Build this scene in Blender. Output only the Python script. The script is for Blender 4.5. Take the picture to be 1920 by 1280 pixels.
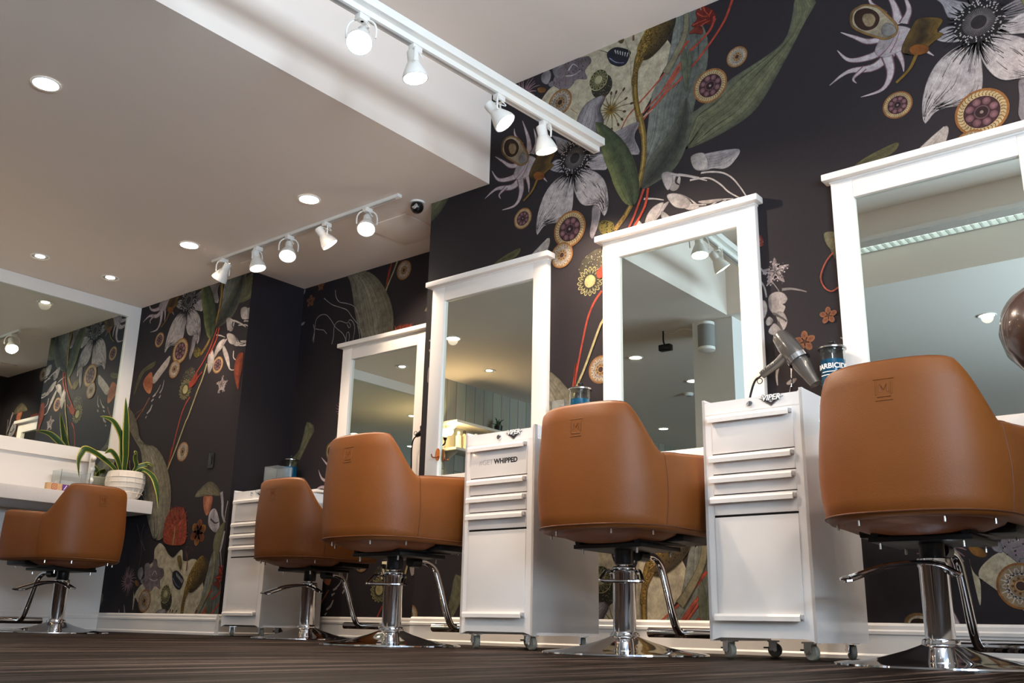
import bpy, bmesh, math, random
from mathutils import Vector, Matrix
from mathutils.geometry import tessellate_polygon
random.seed(7)
scene = bpy.context.scene
COL = scene.collection
for o in list(bpy.data.objects): bpy.data.objects.remove(o)

# ------------------------------------------------------------------ camera
PITCH, YAW, ROLL, FPX = math.radians(16.45), math.radians(39.1), math.radians(1.25), 1822.0
F = Vector((-math.sin(YAW)*math.cos(PITCH), math.cos(YAW)*math.cos(PITCH), math.sin(PITCH)))
Rt = Vector((math.cos(YAW), math.sin(YAW), 0)); Up = Rt.cross(F)
r2 = Rt*math.cos(ROLL)+Up*math.sin(ROLL); u2 = -Rt*math.sin(ROLL)+Up*math.cos(ROLL)
cd = bpy.data.cameras.new('camera'); cam = bpy.data.objects.new('camera', cd); COL.objects.link(cam)
m = Matrix((r2, u2, -F)).transposed().to_4x4(); m.translation = (0, 0, 0.09); cam.matrix_world = m
cd.sensor_width = 36; cd.lens = FPX/1920*36; cd.clip_start = 0.02; cd.clip_end = 60
scene.camera = cam
scene.view_settings.view_transform = 'Standard'; scene.view_settings.look = 'None'
scene.view_settings.gamma = 1; scene.view_settings.use_curve_mapping = False
scene.view_settings.exposure = 1.08

# ------------------------------------------------------------------ world and daylight
w = bpy.data.worlds.new('world'); scene.world = w; w.use_nodes = True
w.node_tree.nodes['Background'].inputs[0].default_value = (0.62, 0.78, 1, 1)
w.node_tree.nodes['Background'].inputs[1].default_value = 0.6
def area(name, loc, rot, sx, sy, power, color):
    d = bpy.data.lights.new(name, 'AREA'); d.shape = 'RECTANGLE'; d.size = sx; d.size_y = sy; d.energy = power; d.color = color
    o = bpy.data.objects.new(name, d); COL.objects.link(o); o.location = loc; o.rotation_euler = rot; return o
DAY = area('window_daylight', (1.84, 0.3, 1.35), (0, math.radians(90+45), 0), 1.2, 3.3, 260, (0.66, 0.83, 1.0))
WARM = (1.0, 0.80, 0.62)
P_TRACK1, P_TRACK2, P_DOWN, P_TRACKR = 52, 32, 11, 32

# ------------------------------------------------------------------ materials
def lin(h, k=1.0):
    o = []
    for i in (0, 2, 4):
        c = int(h[i:i+2], 16)/255
        o.append((c/12.92 if c <= .04045 else ((c+.055)/1.055)**2.4)*k)
    return o
MATS = {}
def mat(name, hexc, rough=.5, metal=0, noise=None, bump=None, spec=.5, coat=0, trans=0, ior=1.45, emit=None, k=1.0):
    m = bpy.data.materials.new(name); m.use_nodes = True; nt = m.node_tree; N = nt.nodes; b = N['Principled BSDF']
    c = lin(hexc, k)+[1]
    b.inputs['Base Color'].default_value = c; b.inputs['Roughness'].default_value = rough; b.inputs['Metallic'].default_value = metal
    b.inputs['Specular IOR Level'].default_value = spec; b.inputs['Coat Weight'].default_value = coat
    b.inputs['Transmission Weight'].default_value = trans; b.inputs['IOR'].default_value = ior
    if emit: b.inputs['Emission Color'].default_value = (*emit[0], 1); b.inputs['Emission Strength'].default_value = emit[1]
    tc = N.new('ShaderNodeTexCoord')
    if noise:                                   # (scale xyz, amount)
        mp = N.new('ShaderNodeMapping'); mp.inputs['Scale'].default_value = noise[0]
        nz = N.new('ShaderNodeTexNoise'); nz.inputs['Scale'].default_value = 1; nz.inputs['Detail'].default_value = 5
        mx = N.new('ShaderNodeMix'); mx.data_type = 'RGBA'; mx.blend_type = 'MIX'
        mx.inputs[6].default_value = [x*(1-noise[1]) for x in c[:3]]+[1]; mx.inputs[7].default_value = [min(1, x*(1+noise[1])) for x in c[:3]]+[1]
        nt.links.new(tc.outputs['Object'], mp.inputs[0]); nt.links.new(mp.outputs[0], nz.inputs['Vector'])
        nt.links.new(nz.outputs['Fac'], mx.inputs[0]); nt.links.new(mx.outputs[2], b.inputs['Base Color'])
    if bump:                                    # (scale, strength)
        nb = N.new('ShaderNodeTexNoise'); nb.inputs['Scale'].default_value = bump[0]; nb.inputs['Detail'].default_value = 3
        bp = N.new('ShaderNodeBump'); bp.inputs['Strength'].default_value = bump[1]; bp.inputs['Distance'].default_value = .002
        nt.links.new(tc.outputs['Object'], nb.inputs['Vector']); nt.links.new(nb.outputs['Fac'], bp.inputs['Height']); nt.links.new(bp.outputs[0], b.inputs['Normal'])
    MATS[name] = m; return m
mat('paint_white', 'E6E1DC', .6, noise=((2, 2, 2), .02), bump=(180, .05))
mat('ceiling_paint', 'EFE2D7', .8, noise=((1.5, 1.5, 1.5), .02), bump=(220, .08))
mat('trim_white', 'E9E4DE', .35, noise=((3, 3, 3), .02))
mat('frame_white', 'F0E9E2', .4, noise=((4, 4, 4), .015))
mat('cabinet_white', 'E8E3DF', .16, noise=((5, 5, 5), .015), coat=.3)
mat('mural_ground', '262124', .75, noise=((160, 160, 30), .16), bump=(300, .12), spec=.25)
mat('leather', '7B4415', .5, noise=((7, 7, 7), .12), bump=(320, .25), spec=.45)
mat('leather_seam', '5E3216', .6, noise=((30, 30, 30), .1))
mat('leather_dark', '7A431D', .5, noise=((9, 9, 9), .1), bump=(300, .2))
mat('chrome', 'D8D8DA', .06, 1, noise=((6, 6, 6), .03))
mat('brushed_steel', 'C4C2C0', .22, 1, noise=((40, 40, 6), .06))
mat('black_metal', '161414', .4, .4, noise=((20, 20, 20), .15))
mat('black_plastic', '121112', .3, 0, noise=((20, 20, 20), .15))
mat('grey_plastic', '4A4744', .22, 0, noise=((20, 20, 20), .08), coat=.5)
mat('brown_gloss', '4A3228', .25, 0, noise=((6, 6, 6), .2), coat=.6)
mat('caster_rubber', '8C877A', .5, 0, noise=((30, 30, 30), .1))
mat('mirror_silver', 'DCE6E0', .0, 1, noise=((1, 1, 1), .005))
mat('glass_clear', 'F4FAF8', .02, trans=1, ior=1.3, noise=((1, 1, 1), .01))
mat('acrylic', 'EEF2F2', .05, trans=.92, ior=1.25, noise=((3, 3, 3), .01))
mat('blue_liquid', '0F6E9C', .08, trans=.35, ior=1.33, noise=((4, 4, 4), .05))
mat('lamp_white', 'EFEAE2', .35, noise=((8, 8, 8), .02))
mat('print_white', 'F2F0EC', .5, noise=((8, 8, 8), .02))
mat('print_dark', '2B2727', .5, noise=((8, 8, 8), .05))
mat('print_grey', 'B8B2AE', .5, noise=((8, 8, 8), .05))
mat('desk_white', 'DAD2CC', .35, noise=((3, 60, 3), .04))
mat('pot_white', 'E4DACC', .55, noise=((20, 20, 20), .04), bump=(60, .2))
mat('soil', '2A1E16', .9, noise=((60, 60, 60), .4))
mat('leaf_green', '2F4A22', .4, noise=((20, 20, 90), .45))
mat('leaf_margin', 'B5A94A', .4, noise=((20, 20, 40), .15))
mat('sign_wood', 'D2A878', .6, noise=((6, 60, 60), .15))
mat('icon_red', 'B5473E', .5, noise=((8, 8, 8), .05)); mat('icon_purple', '6A3C86', .5, noise=((8, 8, 8), .05))
mat('copper', 'B9774A', .3, 1, noise=((20, 20, 20), .1))
mat('shelf_white', 'D8D0C4', .5, noise=((4, 4, 4), .03)); mat('bottle_cream', 'DCCFAE', .4, noise=((9, 9, 9), .05)); mat('bottle_dark', '2A2420', .35, noise=((9, 9, 9), .1))
mat('fabric_grey', '8E8C88', .8, noise=((200, 200, 200), .2))
mat('bulb_track', 'FFFFFF', .3, emit=((1, .90, .76), 14), noise=((1, 1, 1), .0))
mat('bulb_down', 'FFFFFF', .3, emit=((1, .88, .74), 11), noise=((1, 1, 1), .0))
mat('bulb_sconce', 'FFFFFF', .3, emit=((1, .70, .32), 9), noise=((1, 1, 1), .0))
mat('tube_cool', 'FFFFFF', .3, emit=((.85, 1, .97), .8), noise=((1, 1, 1), .0))

def floor_material():
    m = bpy.data.materials.new('floor_planks'); m.use_nodes = True; nt = m.node_tree; N = nt.nodes; b = N['Principled BSDF']
    tc = N.new('ShaderNodeTexCoord'); sep = N.new('ShaderNodeSeparateXYZ'); nt.links.new(tc.outputs['Object'], sep.inputs[0])
    br = N.new('ShaderNodeTexBrick'); br.inputs['Scale'].default_value = 1; br.inputs['Brick Width'].default_value = 1.22; br.inputs['Row Height'].default_value = .15
    br.inputs['Mortar Size'].default_value = .0012; br.inputs['Color1'].default_value = (.35, .35, .35, 1); br.inputs['Color2'].default_value = (.75, .75, .75, 1); br.inputs['Mortar'].default_value = (.1, .1, .1, 1)
    mp = N.new('ShaderNodeMapping'); mp.inputs['Rotation'].default_value = (0, 0, math.radians(90)); nt.links.new(tc.outputs['Object'], mp.inputs[0]); nt.links.new(mp.outputs[0], br.inputs['Vector'])
    mg = N.new('ShaderNodeMapping'); mg.inputs['Scale'].default_value = (95, 1.1, 1); nt.links.new(tc.outputs['Object'], mg.inputs[0])
    nz = N.new('ShaderNodeTexNoise'); nz.inputs['Scale'].default_value = 1; nz.inputs['Detail'].default_value = 8; nz.inputs['Roughness'].default_value = .7; nt.links.new(mg.outputs[0], nz.inputs['Vector'])
    mh = N.new('ShaderNodeMapping'); mh.inputs['Scale'].default_value = (17, .45, 1); nt.links.new(tc.outputs['Object'], mh.inputs[0]); nh = N.new('ShaderNodeTexNoise'); nh.inputs['Scale'].default_value = 1; nh.inputs['Detail'].default_value = 7; nh.inputs['Roughness'].default_value = .75; nt.links.new(mh.outputs[0], nh.inputs['Vector'])
    av = N.new('ShaderNodeMath'); av.operation = 'MULTIPLY_ADD'; av.inputs[1].default_value = .45; ah = N.new('ShaderNodeMath'); ah.operation = 'MULTIPLY'; ah.inputs[1].default_value = .55; nt.links.new(nh.outputs['Fac'], ah.inputs[0]); nt.links.new(nz.outputs['Fac'], av.inputs[0]); nt.links.new(ah.outputs[0], av.inputs[2])
    rp = N.new('ShaderNodeValToRGB'); e = rp.color_ramp.elements
    e[0].position = .45; e[0].color = (*lin('0E0A08'), 1); e[1].position = .59; e[1].color = (*lin('75635A'), 1); x = e.new(.51); x.color = (*lin('1E1612'), 1)
    nt.links.new(av.outputs[0], rp.inputs[0])
    mx = N.new('ShaderNodeMix'); mx.data_type = 'RGBA'; mx.blend_type = 'MULTIPLY'; mx.inputs[0].default_value = .6
    nt.links.new(rp.outputs[0], mx.inputs[6]); nt.links.new(br.outputs['Color'], mx.inputs[7]); nt.links.new(mx.outputs[2], b.inputs['Base Color'])
    b.inputs['Roughness'].default_value = .5; b.inputs['Specular IOR Level'].default_value = .02
    bp = N.new('ShaderNodeBump'); bp.inputs['Strength'].default_value = .25; bp.inputs['Distance'].default_value = .001; nt.links.new(nz.outputs['Fac'], bp.inputs['Height']); nt.links.new(bp.outputs[0], b.inputs['Normal'])
    MATS['floor_planks'] = m
floor_material()
def wallpaper_material():
    m = bpy.data.materials.new('wood_wallpaper'); m.use_nodes = True; nt = m.node_tree; N = nt.nodes; b = N['Principled BSDF']
    tc = N.new('ShaderNodeTexCoord')
    br = N.new('ShaderNodeTexBrick'); br.inputs['Scale'].default_value = 1; br.inputs['Brick Width'].default_value = 3.5; br.inputs['Row Height'].default_value = .16; br.inputs['Mortar Size'].default_value = .004
    br.inputs['Color1'].default_value = (*lin('A8A292'), 1); br.inputs['Color2'].default_value = (*lin('C4BDAC'), 1); br.inputs['Mortar'].default_value = (*lin('6E685C'), 1)
    sp = N.new('ShaderNodeSeparateXYZ'); mp = N.new('ShaderNodeCombineXYZ'); nt.links.new(tc.outputs['Object'], sp.inputs[0]); nt.links.new(sp.outputs[2], mp.inputs[0]); nt.links.new(sp.outputs[1], mp.inputs[1]); nt.links.new(mp.outputs[0], br.inputs['Vector'])
    mg = N.new('ShaderNodeMapping'); mg.inputs['Scale'].default_value = (20, 30, 3); nt.links.new(tc.outputs['Object'], mg.inputs[0])
    nz = N.new('ShaderNodeTexNoise'); nz.inputs['Scale'].default_value = 1; nz.inputs['Detail'].default_value = 6; nt.links.new(mg.outputs[0], nz.inputs['Vector'])
    mx = N.new('ShaderNodeMix'); mx.data_type = 'RGBA'; mx.blend_type = 'MULTIPLY'; mx.inputs[0].default_value = .45
    nt.links.new(br.outputs['Color'], mx.inputs[6]); nt.links.new(nz.outputs['Color'], mx.inputs[7]); nt.links.new(mx.outputs[2], b.inputs['Base Color']); b.inputs['Roughness'].default_value = .7
    MATS['wood_wallpaper'] = m
wallpaper_material()
def print_material():
    m = bpy.data.materials.new('mural_print'); m.use_nodes = True; nt = m.node_tree; N = nt.nodes; b = N['Principled BSDF']
    at = N.new('ShaderNodeVertexColor'); at.layer_name = 'print'
    tc = N.new('ShaderNodeTexCoord'); mp = N.new('ShaderNodeMapping'); mp.inputs['Scale'].default_value = (220, 220, 90); nt.links.new(tc.outputs['Object'], mp.inputs[0])
    nz = N.new('ShaderNodeTexNoise'); nz.inputs['Scale'].default_value = 1; nz.inputs['Detail'].default_value = 3; nt.links.new(mp.outputs[0], nz.inputs['Vector'])
    rp = N.new('ShaderNodeValToRGB'); rp.color_ramp.elements[0].position = .3; rp.color_ramp.elements[0].color = (.80, .78, .78, 1); rp.color_ramp.elements[1].position = .65; rp.color_ramp.elements[1].color = (1, 1, 1, 1)
    nt.links.new(nz.outputs['Fac'], rp.inputs[0])
    mx = N.new('ShaderNodeMix'); mx.data_type = 'RGBA'; mx.blend_type = 'MULTIPLY'; mx.inputs[0].default_value = 1
    n2 = N.new('ShaderNodeTexNoise'); n2.inputs['Scale'].default_value = 22; n2.inputs['Detail'].default_value = 6; n2.inputs['Roughness'].default_value = .65; nt.links.new(tc.outputs['Object'], n2.inputs['Vector'])
    r2_ = N.new('ShaderNodeValToRGB'); r2_.color_ramp.elements[0].position = .32; r2_.color_ramp.elements[0].color = (.55, .54, .55, 1); r2_.color_ramp.elements[1].position = .62; r2_.color_ramp.elements[1].color = (1, 1, 1, 1); nt.links.new(n2.outputs['Fac'], r2_.inputs[0])
    m2 = N.new('ShaderNodeMix'); m2.data_type = 'RGBA'; m2.blend_type = 'MULTIPLY'; m2.inputs[0].default_value = 1; nt.links.new(at.outputs['Color'], m2.inputs[6]); nt.links.new(r2_.outputs[0], m2.inputs[7])
    nt.links.new(m2.outputs[2], mx.inputs[6]); nt.links.new(rp.outputs[0], mx.inputs[7]); nt.links.new(mx.outputs[2], b.inputs['Base Color'])
    b.inputs['Roughness'].default_value = .75; b.inputs['Specular IOR Level'].default_value = .25
    MATS['mural_print'] = m
print_material()

# ------------------------------------------------------------------ mesh helpers
class MB:
    def __init__(s): s.v = []; s.f = []; s.mi = []; s.cur = 0
    def add(s, vs, fs):
        b = len(s.v); s.v += [tuple(v) for v in vs]; s.f += [[b+i for i in f] for f in fs]; s.mi += [s.cur]*len(fs); return s
    def box(s, x0, x1, y0, y1, z0, z1, bev=0.0):
        if bev <= 0:
            return s.add([(x, y, z) for z in (z0, z1) for y in (y0, y1) for x in (x0, x1)],
                         [(0, 2, 3, 1), (4, 5, 7, 6), (0, 1, 5, 4), (2, 6, 7, 3), (0, 4, 6, 2), (1, 3, 7, 5)])
        bm = bmesh.new(); bmesh.ops.create_cube(bm, size=1)
        for v in bm.verts: v.co = Vector(((x0+x1)/2+v.co.x*(x1-x0), (y0+y1)/2+v.co.y*(y1-y0), (z0+z1)/2+v.co.z*(z1-z0)))
        bmesh.ops.bevel(bm, geom=bm.edges[:], offset=bev, segments=2, affect='EDGES', profile=.6)
        s.bm(bm); return s
    def bm(s, bm, mx=None):
        bm.verts.index_update(); vs = [(mx @ v.co) if mx else v.co.copy() for v in bm.verts]
        s.add(vs, [[v.index for v in f.verts] for f in bm.faces]); bm.free(); return s
    def lathe(s, prof, seg=32, c=(0, 0, 0), mx=None, caps=True):
        vs = []; n = len(prof)
        for r, z in prof:
            for k in range(seg):
                a = 2*math.pi*k/seg; p = Vector((r*math.cos(a), r*math.sin(a), z)); vs.append((mx @ p if mx else p)+Vector(c))
        fs = [(i*seg+k, i*seg+(k+1) % seg, (i+1)*seg+(k+1) % seg, (i+1)*seg+k) for i in range(n-1) for k in range(seg)]
        if caps: fs += [tuple(range(seg))[::-1], tuple((n-1)*seg+k for k in range(seg))]
        return s.add(vs, fs)
    def cyl(s, r, z0, z1, seg=24, c=(0, 0, 0), mx=None): return s.lathe([(r, z0), (r, z1)], seg, c, mx)
    def sphere(s, c, r, seg=16, sc=(1, 1, 1)):
        n = seg//2; prof = [(max(1e-4, r*math.sin(math.pi*i/n)), -r*math.cos(math.pi*i/n)) for i in range(n+1)]
        b = len(s.v); s.lathe(prof, seg, (0, 0, 0), None, False)
        for i in range(b, len(s.v)): v = s.v[i]; s.v[i] = (v[0]*sc[0]+c[0], v[1]*sc[1]+c[1], v[2]*sc[2]+c[2])
        return s
    def tube(s, pts, r, seg=10, closed=False, smooth=0):
        pts = [Vector(p) for p in pts]
        if smooth: pts = crom(pts, closed, smooth)
        n = len(pts); rr = r if isinstance(r, (list, tuple)) else None; vs = []; up = None
        for i, p in enumerate(pts):
            a = pts[(i-1) % n] if (closed or i > 0) else p; b = pts[(i+1) % n] if (closed or i < n-1) else p
            t = (b-a).normalized()
            if up is None: up = t.orthogonal().normalized()
            up = (up-t*up.dot(t)).normalized(); sd = t.cross(up)
            q = (rr[0]+(rr[1]-rr[0])*i/(n-1)) if rr else r
            for k in range(seg): an = 2*math.pi*k/seg; vs.append(p+(up*math.cos(an)+sd*math.sin(an))*q)
        fs = [(i*seg+k, i*seg+(k+1) % seg, ((i+1) % n)*seg+(k+1) % seg, ((i+1) % n)*seg+k) for i in range(n if closed else n-1) for k in range(seg)]
        if not closed: fs += [tuple(range(seg))[::-1], tuple((n-1)*seg+k for k in range(seg))]
        return s.add(vs, fs)
    def prism(s, poly, axis, a0, a1):     # poly of 2d points extruded along axis 'x','y','z'
        n = len(poly); g = {'x': lambda p, a: (a, p[0], p[1]), 'y': lambda p, a: (p[0], a, p[1]), 'z': lambda p, a: (p[0], p[1], a)}[axis]
        return s.add([g(p, a0) for p in poly]+[g(p, a1) for p in poly], [tuple(range(n))[::-1], tuple(range(n, 2*n))]+[(i, (i+1) % n, n+(i+1) % n, n+i) for i in range(n)])
    def xf(s, mx): s.v = [tuple(mx @ Vector(v)) for v in s.v]; return s
    def build(s, name, mats, parent=None, smooth=True, angle=35):
        me = bpy.data.meshes.new(name); me.from_pydata(s.v, [], s.f); mats = mats if isinstance(mats, (list, tuple)) else [mats]
        for q in mats: me.materials.append(MATS[q])
        if len(mats) > 1: me.polygons.foreach_set('material_index', s.mi)
        bm = bmesh.new(); bm.from_mesh(me); bmesh.ops.recalc_face_normals(bm, faces=bm.faces); bm.to_mesh(me); bm.free()
        if smooth:
            me.polygons.foreach_set('use_smooth', [True]*len(me.polygons)); me.set_sharp_from_angle(angle=math.radians(angle))
        o = bpy.data.objects.new(name, me); COL.objects.link(o)
        if parent: o.parent = parent
        return o
def crom(pts, closed, n):
    out = []; N = len(pts)
    for i in range(N if closed else N-1):
        p0 = pts[(i-1) % N] if (closed or i > 0) else pts[0]*2-pts[1] if isinstance(pts[0], Vector) else pts[0]
        p1, p2 = pts[i], pts[(i+1) % N]; p3 = pts[(i+2) % N] if (closed or i < N-2) else p2
        for k in range(n):
            t = k/n; t2 = t*t; t3 = t2*t
            out.append((p1*2+(p2-p0)*t+(p0*2-p1*5+p2*4-p3)*t2+(p1*3-p0-p2*3+p3)*t3)*.5)
    if not closed: out.append(pts[-1])
    return out
def tag(o, label, cat, group=None):
    o['label'] = label; o['category'] = cat
    if group: o['group'] = group
    return o
def thing(name, label, cat, loc=(0, 0, 0), rz=0, group=None):
    o = bpy.data.objects.new(name, None); COL.objects.link(o); o.location = loc; o.rotation_euler = (0, 0, rz); o.empty_display_size = .05
    return tag(o, label, cat, group)
def struct(o): o['kind'] = 'structure'; return o
def copy_tree(o, parent=None):
    c = o.copy(); COL.objects.link(c)
    if parent: c.parent = parent
    for ch in o.children: copy_tree(ch, c)
    return c
def text_mesh(s, size, bold=0.0, shear=0.0, extrude=.0006):
    cu = bpy.data.curves.new('t', 'FONT'); cu.body = s; cu.size = size; cu.offset = bold; cu.shear = shear; cu.extrude = extrude; cu.align_x = 'CENTER'; cu.align_y = 'CENTER'
    o = bpy.data.objects.new('t', cu); COL.objects.link(o); dg = bpy.context.evaluated_depsgraph_get(); dg.update()
    me = bpy.data.meshes.new_from_object(o.evaluated_get(dg)); bpy.data.objects.remove(o)
    mb = MB(); mb.add([v.co for v in me.vertices], [list(p.vertices) for p in me.polygons]); return mb
FRONT = Matrix(((1, 0, 0, 0), (0, 0, -1, 0), (0, 1, 0, 0), (0, 0, 0, 1)))   # text plane to a face looking towards -Y

# ------------------------------------------------------------------ room shell
YW, YA, YC, XL, XC, XS = 4.23, 4.845, 4.33, -7.82, -6.18, -4.145   # main wall, alcove wall, column face, left wall, column side, step
ZS, ZT, XB, YB = 2.768, 3.41, -3.65, 0.95                          # soffit, upper ceiling, bulkhead face, beam face
XR, YN = 1.35, -5.0                                                 # front (window) wall, near wall
floor = struct(MB().box(XL-.3, XR+.3, YN-.3, YA+.3, -.08, 0).build('floor', 'floor_planks', smooth=False))
ceiling = struct(MB().box(XB, XR, YB, YW, ZT, ZT+.1).build('ceiling', 'ceiling_paint', smooth=False))
sof = MB(); sof.box(XL-.2, XB, YN, YA+.2, ZS, ZT+.1); sof.box(XB, XR, YN, YB, ZS, ZT+.1)
struct(sof.build('ceiling_soffit', 'ceiling_paint', smooth=False))
wb = struct(MB().box(XS, XR+.2, YW, YW+.2, 0, ZT+.05).build('wall_back', 'mural_ground', smooth=False))
wa = struct(MB().box(XC, XS, YA, YA+.2, 0, ZS+.02).build('wall_alcove', 'mural_ground', smooth=False))
struct(MB().box(XS-.0005, XS+.2, YW+.0005, YA+.1, 0, ZS).build('wall_alcove_return', 'mural_ground', smooth=False))
wc = struct(MB().box(XL-.1, XC, YC, YA+.2, 0, ZS+.02).build('wall_column', 'mural_ground', smooth=False))
struct(MB().box(XL-.2, XL, .9, YC, 0, ZS+.02).build('wall_left', 'paint_white', smooth=False))
struct(MB().box(XL-.2, -7.25, YN, .9, 0, ZS+.02).build('wall_left_papered', 'wood_wallpaper', smooth=False))
struct(MB().box(XL-.2, XR+.2, YN-.2, YN, 0, ZT).build('wall_near', 'paint_white', smooth=False))
struct(MB().box(-4.02, XB+.02, .5, .9, 0, ZS-.0005).build('wall_pillar', 'paint_white', smooth=False))
fw = MB(); fw.box(XR, XR+.2, YN, -1.5, 0, ZT); fw.box(XR, XR+.2, 2.1, YW, 0, ZT); fw.box(XR, XR+.2, -1.5, 2.1, 0, 1.02); fw.box(XR, XR+.2, -1.5, 2.1, 2.66, ZT)
struct(fw.build('wall_front', 'paint_white', smooth=False))
win = struct(bpy.data.objects.new('window_1', None)); COL.objects.link(win)
for y0 in (-1.5, -.3, .9, 2.02): MB().box(XR+.05, XR+.13, y0, y0+.08, 1.02, 2.66).build('window_mullion', 'trim_white', win, False)
for z0 in (1.02, 2.58): MB().box(XR+.05, XR+.13, -1.5, 2.1, z0, z0+.08).build('window_rail', 'trim_white', win, False)
BBP = [(0, 0), (.022, 0), (.022, .014), (.016, .022), (.014, .095), (.018, .1), (.018, .112), (.013, .118), (.012, .134), (.006, .143), (0, .145)]
def baseboard(name, p0, p1, nrm):
    mb = MB(); d = (Vector(p1)-Vector(p0)); L = d.length; d.normalize(); n = Vector(nrm); k = len(BBP)
    vs = [Vector(p0)+n*a+Vector((0, 0, b)) for a, b in BBP]+[Vector(p1)+n*a+Vector((0, 0, b)) for a, b in BBP]
    mb.add(vs, [tuple(range(k)), tuple(range(k, 2*k))[::-1]]+[(i, (i+1) % k, k+(i+1) % k, k+i) for i in range(k)])
    return struct(mb.build(name, 'trim_white', smooth=False))
baseboard('baseboard_back', (XS, YW, 0), (XR, YW, 0), (0, -1, 0)); baseboard('baseboard_alcove', (XC, YA, 0), (XS, YA, 0), (0, -1, 0))
baseboard('baseboard_column', (XL, YC, 0), (XC, YC, 0), (0, -1, 0)); baseboard('baseboard_column_side', (XC, YC, 0), (XC, YA, 0), (1, 0, 0))
baseboard('baseboard_alcove_return', (XS, YW, 0), (XS, YA, 0), (-1, 0, 0)); baseboard('baseboard_left', (XL, .9, 0), (XL, YC, 0), (1, 0, 0))

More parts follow.
